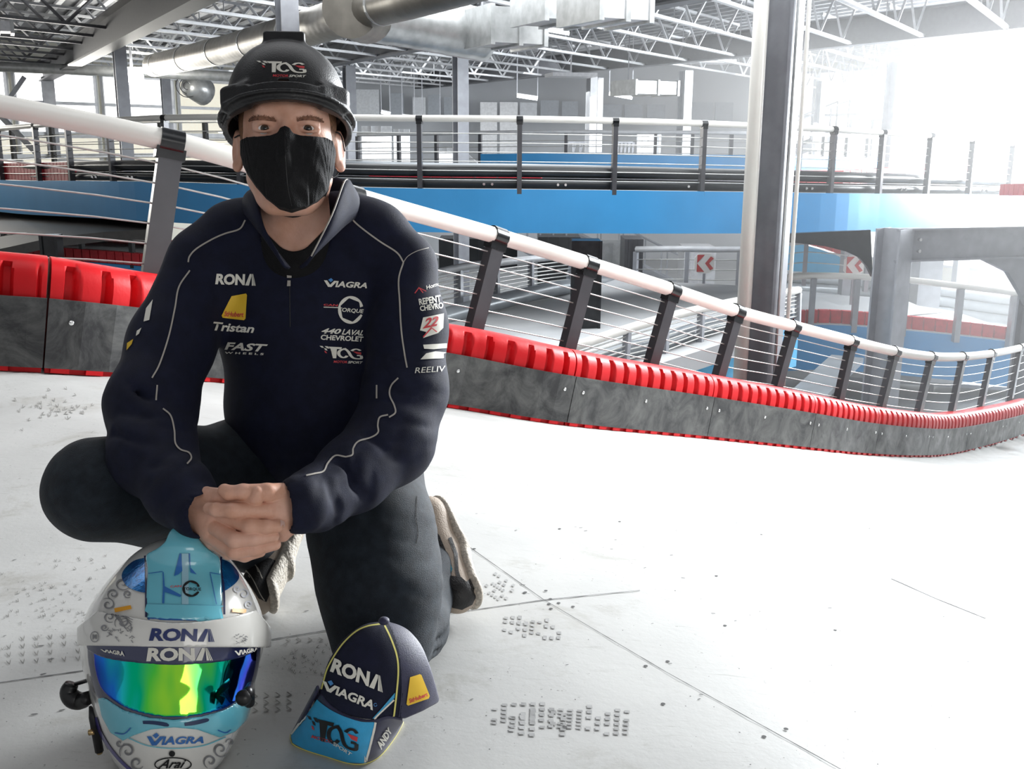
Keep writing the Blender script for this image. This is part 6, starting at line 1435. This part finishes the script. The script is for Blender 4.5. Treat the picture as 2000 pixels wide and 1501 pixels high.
# scroll artwork
def spiral(cx, cy, r, turns, a0, w, sx=1, sy=1):
    pts = []
    for i in range(int(16 * turns) + 1):
        t = i / 16 * 2 * math.pi; rr = r * (1 - i / (16 * turns + 3)); pts.append((cx + sx * rr * math.cos(a0 + t), cy + sy * rr * math.sin(a0 + t)))
    return stroke(pts, [w * (.4 + .9 * math.sin(math.pi * min(1, k / len(pts) * 1.1))) for k in range(len(pts))])
g1 = []; g2 = []; rn = random.Random(4)
for (x, y, r, a) in ((240, 1140, 16, 0), (222, 1160, 12, 2), (250, 1160, 9, 1), (212, 1180, 14, 4), (232, 1188, 9, 3), (215, 1205, 12, 1), (240, 1215, 16, 2.5), (205, 1225, 8, 0), (475, 1160, 12, 3), (485, 1180, 9, 1), (462, 1150, 8, 0)):
    (g1 if x < 300 else g2).append(spiral(x, y, r, 1.4, a, 2.4, 1, .9))
for k in range(8): g1.append(stroke(smooth2([(200 + k * 5, 1170 + k * 5), (215 + k * 5, 1190 + k * 6), (238 + k * 3, 1196 + k * 4), (262 - k, 1200 + k * 5)], 4), 1.3))
for k in range(26): x, y = rn.uniform(210, 262), rn.uniform(1228, 1250); g1.append(stroke([(x, y), (x + rn.uniform(-8, 8), y + rn.uniform(-6, 6))], 1.3))
for k in range(22): x, y = rn.uniform(458, 480), rn.uniform(1240, 1256); g2.append(stroke([(x, y), (x + rn.uniform(-4, 4), y + rn.uniform(-3, 3))], 1.3))
drape('scroll_art', [p for p in g1 if max(v[1] for v in p[0]) < 1190], bvh_h, .0016, M['hel_grey'], hs, maxe=6, zfb=1.2); drape('scroll_art', g2[:3], bvh_h, .0016, M['hel_grey2'], hs, maxe=6, zfb=1.2)
drape('scroll_art', [p for p in g1 if max(v[1] for v in p[0]) >= 1190], bv_pk, .0016, M['hel_grey'], pk_o, maxe=6, zfb=1.15); drape('scroll_art', g2[3:], bv_pk, .0016, M['hel_grey'], pk_o, maxe=6, zfb=1.15)
drape('sticker', [[(224, 1188), (256, 1182), (258, 1189), (226, 1196)]], bvh_h, .0022, M['hel_orange'], hs, zfb=1.2); drape('sticker', [[(453, 1187), (480, 1190), (479, 1198), (452, 1195)]], bvh_h, .0022, M['hel_orange'], hs, zfb=1.2)
drape('round_sticker', [stroke([(186 + 8 * math.cos(t), 1243 + 10 * math.sin(t)) for t in [k * math.pi / 8 for k in range(16)]], 1.5, closed=True), text('M', [(182, 1238), (190, 1238), (190, 1248), (182, 1248)], .02)], bv_pk, .0016, M['hel_grey'], pk_o, maxe=5, zfb=1.18)
drape('lettering', rona([(297, 1226), (417, 1228), (417, 1253), (291, 1251)]), bv_pk, .0014, M['hel_rona'], pk_o, maxe=8)
drape('lettering', rona([(290, 1264), (411, 1265), (414, 1289), (286, 1291)]), bv_nb, .0014, M['ivory'], nb_o, maxe=8)
a, b = viagra([(196, 1266), (240, 1268), (244, 1281), (202, 1272)]); drape('lettering', a, bv_nb, .0014, M['ivory'], nb_o, maxe=6)
a, b = viagra([(456, 1268), (500, 1262), (504, 1270), (462, 1280)]); drape('lettering', a, bv_nb, .0014, M['ivory'], nb_o, maxe=6)
# chin slots, chin print
drape('slot', [smooth2([(279, 1407), (300, 1407), (326, 1411), (328, 1418), (300, 1414), (280, 1413)], 3)], bv_ch, .0012, M['hel_vent'], ch_o, zfb=1.1); drape('slot', [smooth2([(360, 1411), (380, 1407), (404, 1402), (406, 1408), (380, 1415), (361, 1417)], 3)], bv_ch, .0012, M['hel_vent'], ch_o, zfb=1.1)
drape('chin_lines', [stroke(smooth2([(225, 1430), (243, 1432), (256, 1420)], 4), 2.2), stroke(smooth2([(450, 1424), (440, 1430), (425, 1425)], 4), 2.2)], bv_ch, .0016, M['hel_line'], ch_o, zfb=1.1)
drape('edge_line', [stroke(smooth2([(252, 1440), (290, 1455), (340, 1460), (395, 1455), (440, 1438)], 5), 2)], bvh_h, .0018, M['hel_blue'], hs, zfb=1.12)
a, b = viagra([(287, 1432), (399, 1434), (397, 1450), (290, 1455)]); drape('lettering', a + b, bvh_h, .0020, M['hel_line'], hs, maxe=8, zfb=1.12)
drape('screw', [[(336 + 6 * math.cos(t), 1470 + 6 * math.sin(t)) for t in [k * math.pi / 6 for k in range(12)]]], bvh_h, .0026, M['hel_black'], hs, zfb=1.12)
el_ = [(338 + 35 * math.cos(t), 1491 + 13 * math.sin(t)) for t in [k * math.pi / 16 for k in range(32)]]
drape('lettering', [stroke(el_, 2.2, closed=True), text('Arai', [(314, 1481), (364, 1481), (360, 1498), (308, 1499)], .02, .35)], bvh_h, .0020, M['hel_black'], hs, maxe=7, zfb=1.13)
g3 = [spiral(250, 1465, 16, 1.3, 2.5, 3), spiral(268, 1488, 14, 1.2, .5, 3), spiral(235, 1450, 8, 1.1, 0, 2.5), spiral(430, 1462, 16, 1.3, .5, 3), spiral(410, 1485, 14, 1.2, 2, 3), spiral(448, 1448, 8, 1.1, 3, 2.5)]
for k in range(4): g3.append(stroke(smooth2([(178, 1310 + k * 9), (184, 1330 + k * 10), (190, 1345 + k * 9)], 3), 2)); g3.append(stroke(smooth2([(500, 1310 + k * 9), (494, 1330 + k * 10), (489, 1345 + k * 8)], 3), 2))
drape('scroll_art', g3, bvh_h, .0020, M['hel_grey'], hs, maxe=6, zfb=1.18)
M['violet'] = mat('violet_trim', (.03, .02, .22), .25, coat=.6)
for tr_ in ([(188, 1400), (198, 1430), (216, 1460), (240, 1488), (266, 1510)], [(488, 1400), (478, 1430), (460, 1462), (436, 1490), (415, 1508)]): drape('lower_trim', [stroke(smooth2(tr_, 5), 6)], bvh_h, .0016, M['violet'], hs, zfb=1.20)
# visor pivot, hand pump and tube on the left, latch on the right
pv_ = W(482, 1350, 1.165); b1 = MB(); b1.tube([W(487, 1372, 1.18), W(484, 1355, 1.165), W(490, 1338, 1.19)], [.008, .010, .006], 12); b1.tube([W(476, 1362, 1.165), W(474, 1362, 1.155)], [.012, .010], 12); b1.build('visor_latch', M['hel_black'], helmet, smooth=True)
b1 = MB(); b1.tube(catmull([W(140, 1335, 1.22), W(134, 1350, 1.22), W(142, 1364, 1.22), W(158, 1368, 1.22), W(172, 1362, 1.21)], 5), [.010 + .004 * math.sin(k / 20 * 3.14) for k in range(21)], 12); b1.tube([W(148, 1335, 1.22), W(168, 1329, 1.21), W(178, 1328, 1.20)], .0032, 8); b1.build('microphone', M['hel_black'], helmet, smooth=True)
b1 = MB(); b1.tube([W(176, 1378, 1.20), W(182, 1400, 1.20), W(194, 1466, 1.215)], [.002, .0065, .0065], 10); tb_ = b1.build('drink_tube', M['hel_black'], helmet, smooth=True)
b1 = MB(); b1.tube([W(194, 1466, 1.215), W(195, 1470, 1.216)], .0045, 10); b1.tube([W(174, 1430, 1.2), W(184, 1428, 1.2)], .0045, 10); b1.build('brass_tip', M['brass'], tb_, smooth=True)
# ================================================================== cap on the floor
M['cap_navy'] = mat('cap_navy_twill', (0.007, 0.009, 0.028), 0.7, 0, 0.15, 60, bump=0.25, bscale=900, sheen=0.04, spec=.25)
M['cap_side'] = mat('cap_purple_navy_satin', (0.016, 0.016, 0.055), 0.5, 0, 0.15, 60, bump=0.15, bscale=700, sheen=0.15)
M['cap_blue'] = mat('cap_sky_blue', (0.03, 0.36, 0.66), 0.5, 0, 0.05, 60, bump=0.15, bscale=700)
M['cap_yel'] = mat('cap_yellow_piping', (0.72, 0.66, 0.18), 0.6)
cz = 1.235; cf = rayframe(740, 1320, cz); cinv = cf.inverted(); CEYE = (CAM - W(740, 1320, cz)).length
def cq(px, py, d=0.0): return in_frame(cinv, px, py, d)
cbp = W(700, 1400, 1.25); capo = empty('baseball_cap', (cbp.x, cbp.y, 0)); tag(capo, 'navy baseball cap with bright blue peak and yellow piping on the floor against the knee', 'cap')
def capf(e=0.0):
    f = Field((-.13, -.14, -.14), (.13, .11, .10), .0025, cf)
    f.ell(cq(725, 1335, .0), (.083 + e, .098 + e, .068 + e), k=0); f.ell(cq(770, 1330, -.02), (.070 + e, .090 + e, .062 + e), k=.02); f.ell(cq(818, 1345, -.055), (.036 + e, .045 + e, .045 + e), k=.03)
    return f
cr = capf(); cr.prism([tuple(cq(x, y, 0)[:2]) for x, y in smooth2([(750, 1213), (722, 1216), (698, 1226), (668, 1250), (650, 1276), (638, 1300), (628, 1335), (624, 1350)], 3) + smooth2([(624, 1350), (640, 1372), (670, 1392), (705, 1402), (727, 1404)], 3)[1:] + [(760, 1396), (790, 1403), (825, 1388), (856, 1371)] + smooth2([(858, 1364), (846, 1320), (836, 1290), (822, 1258), (800, 1232), (780, 1220), (760, 1214)], 3)], CEYE)
V, F = cr.mesh(); V = smooth_v(V, F, 1, .4)
fc = V[F].mean(1) - np.array(CAM); zc_ = fc @ np.array(FW); fx_ = CX + (fc @ np.array(RX)) / zc_ * FPX; fy_ = CY + (fc @ np.array(DN)) / zc_ * FPX
seam_x = np.interp(fy_, [1214, 1225, 1265, 1310, 1350, 1402], [757, 765, 778, 785, 786, 783])
crn = np_mesh('crown', V, F, [M['cap_navy'], M['cap_side']], capo, fm=(fx_ > seam_x).astype(int)); bv_c = bvh_of(V, F)
def cd(name, polys, m_, off=.0014, par=None, maxe=8): return drape(name, polys, bv_c, off, m_, par or crn, maxe=maxe, zfb=1.18)
cd('panel_seam', [stroke(smooth2([(757, 1216), (768, 1235), (778, 1268), (783, 1305), (784, 1350), (779, 1398)], 5), 1.6)], M['cap_side'], .003)
cd('yellow_piping', [stroke(smooth2([(742, 1220), (718, 1224), (696, 1234), (673, 1255), (655, 1280), (641, 1306), (634, 1330), (630, 1345)], 5), 2.8), stroke(smooth2([(750, 1221), (763, 1248), (774, 1280), (777, 1310), (774, 1350), (768, 1402)], 5), 3.2)], M['cap_yel'], .0032)
cd('sky_patch', [[(771, 1352), (770, 1362), (738, 1398), (727, 1402), (742, 1386)]], M['cap_blue'], .0018); cd('white_line', [stroke([(769, 1366), (731, 1402)], 3)], M['ivory'], .0024)
cd('lettering', rona([(655, 1285), (747, 1321), (746, 1351), (646, 1311)]), M['ivory'], .0035, maxe=8)
a, b = viagra([(632, 1324), (730, 1362), (728, 1386), (634, 1346)]); cd('lettering', a, M['ivory'], .0035); cd('blue_mark', b + [stroke([(733 + 3 * math.cos(t), 1375 + 3 * math.sin(t)) for t in [k * .7 for k in range(9)]], 1)], M['pr_blue'], .0035)
cd('patch', [[(800, 1322), (819, 1316), (822, 1318), (838, 1358), (836, 1363), (796, 1377), (793, 1374)]], M['pr_yellow'], .0022); cd('lettering', [text('StHubert', [(797, 1364), (832, 1351), (834, 1358), (799, 1372)], .03, .1)], M['pr_red'], .0030)
bt2 = MB(); c = W(750, 1212, 1.205); rows = [[c + (Vector((math.cos(a_) * math.cos(b_), math.sin(a_) * math.cos(b_), math.sin(b_) * .7)) * .0085) for a_ in [2 * math.pi * k / 14 for k in range(15)]] for b_ in [math.pi * (j / 8 - .5) for j in range(9)]]
bt2.grid(rows).build('button', M['cap_side'], capo, smooth=True)
# peak: curved sheet from the crown's front edge down to the floor
topc = smooth2([(620, 1338), (627, 1352), (645, 1375), (672, 1393), (705, 1403), (728, 1405), (758, 1398), (786, 1404)], 5)
botc = smooth2([(569, 1434), (572, 1451), (600, 1464), (640, 1476), (680, 1488), (712, 1489), (742, 1474), (772, 1436), (786, 1410)], 5)
def resample(P, n):
    P = [Vector((a, b, 0)) for a, b in P]; S = arclen(P); return [at_len(P, S, S[-1] * i / (n - 1))[0] for i in range(n)]
NBm = 33; T2 = resample(topc, NBm); B2_ = resample(botc, NBm); Tz = []
for p in T2:
    r = drape_pt(bv_c, p.x, p.y - 3, 0, 1.18); Tz.append((r - CAM).dot(FW) / KZ if r is not None else 1.2)
Bz = [(floor_hit(p.x, p.y)[0] - CAM).dot(FW) / KZ - .003 for p in B2_]
rows = []
for j in range(13):
    v = j / 12; row = []
    for i in range(NBm):
        u = i / (NBm - 1); px = T2[i].x + (B2_[i].x - T2[i].x) * v; py = T2[i].y + (B2_[i].y - T2[i].y) * v
        z = Tz[i] * (1 - v) + Bz[i] * v - .018 * math.sin(math.pi * v) * math.sin(math.pi * u); row.append(W(px, py, z))
    rows.append(row)
pkm = MB().grid(rows); pk2 = pkm.build('peak', M['cap_side'], capo, smooth=True); md = pk2.modifiers.new('s', 'SOLIDIFY'); md.thickness = .003; md.offset = 0
bv_p = BVHTree.FromPolygons([Vector(v) for v in pkm.v], pkm.f)
def cp(name, polys, m_, off=.0030, maxe=8): return drape(name, polys, bv_p, off, m_, pk2, maxe=maxe, zfb=1.2)
cp('sky_panel', [smooth2([(622, 1366), (645, 1383), (672, 1397), (705, 1408), (730, 1408)], 3) + [(733, 1412)] + [(714, 1487), (680, 1486), (640, 1474), (600, 1462), (574, 1449), (571, 1437)] + [(600, 1398)]], M['cap_blue'])
cp('white_line', [stroke([(733, 1408), (713, 1488)], 4)], M['ivory'], .0036); cp('white_line', [stroke([(617, 1368), (572, 1434)], 2.5)], M['ivory'], .0036)
MB().tube([rows[12][i] for i in range(0, NBm)], .0022, 6).build('peak_piping', M['cap_yel'], pk2, smooth=True)
a, b = tag_logo([(602, 1396), (705, 1420), (696, 1482), (598, 1452)])
def grow(polys, d): return polys
cp('logo', a[:-1], M['hel_black'], .0040); cp('logo', b[:-1], M['pr_red'], .0040)
cp('lettering', [text('MOTOR', [(611, 1432), (652, 1443), (651, 1449), (610, 1438)], .02, .2)], M['pr_red'], .0040); cp('lettering', [text('SPORT', [(653, 1444), (689, 1467), (687, 1473), (652, 1451)], .02, .2)], M['ivory'], .0040)
cp('lettering', [text('ANDY', [(732, 1450), (756, 1416), (764, 1424), (742, 1462)], .04, .1)], M['ivory'], .0040, maxe=5)
# ================================================================== scattering volumes added to imitate veiling glare from the right windows
def haze(name, dens, foot, z0, z1, lab):
    hm = bpy.data.materials.new(name); hm.use_nodes = True; nt = hm.node_tree; nt.nodes.remove(nt.nodes['Principled BSDF'])
    v_ = nt.nodes.new('ShaderNodeVolumeScatter'); v_.inputs['Color'].default_value = (1, 1, 1, 1); v_.inputs['Density'].default_value = dens; v_.inputs['Anisotropy'].default_value = 0.35
    nt.links.new(v_.outputs[0], nt.nodes['Material Output'].inputs['Volume']); n = len(foot)
    mb = MB(); mb.add([Vector((a, b, z0)) for a, b in foot] + [Vector((a, b, z1)) for a, b in foot], [tuple(range(n))[::-1], tuple(range(n, 2 * n))] + [(i, (i + 1) % n, n + (i + 1) % n, n + i) for i in range(n)])
    tag(mb.build('haze', hm), lab, 'haze', kind='stuff')
haze('thin_glare_haze', 0.009, [(3, 7), (29, 7), (29, 20), (9, 44), (-2, 44)], -3.9, 3.85, 'thin added haze imitating glare in the hall right of the picture centre')
haze('window_haze', 0.017, [(6, 10), (28, 10), (28, 21), (9.5, 42), (3, 42)], -3.8, 3.8, 'dense added haze imitating glare in front of the window wall on the right')
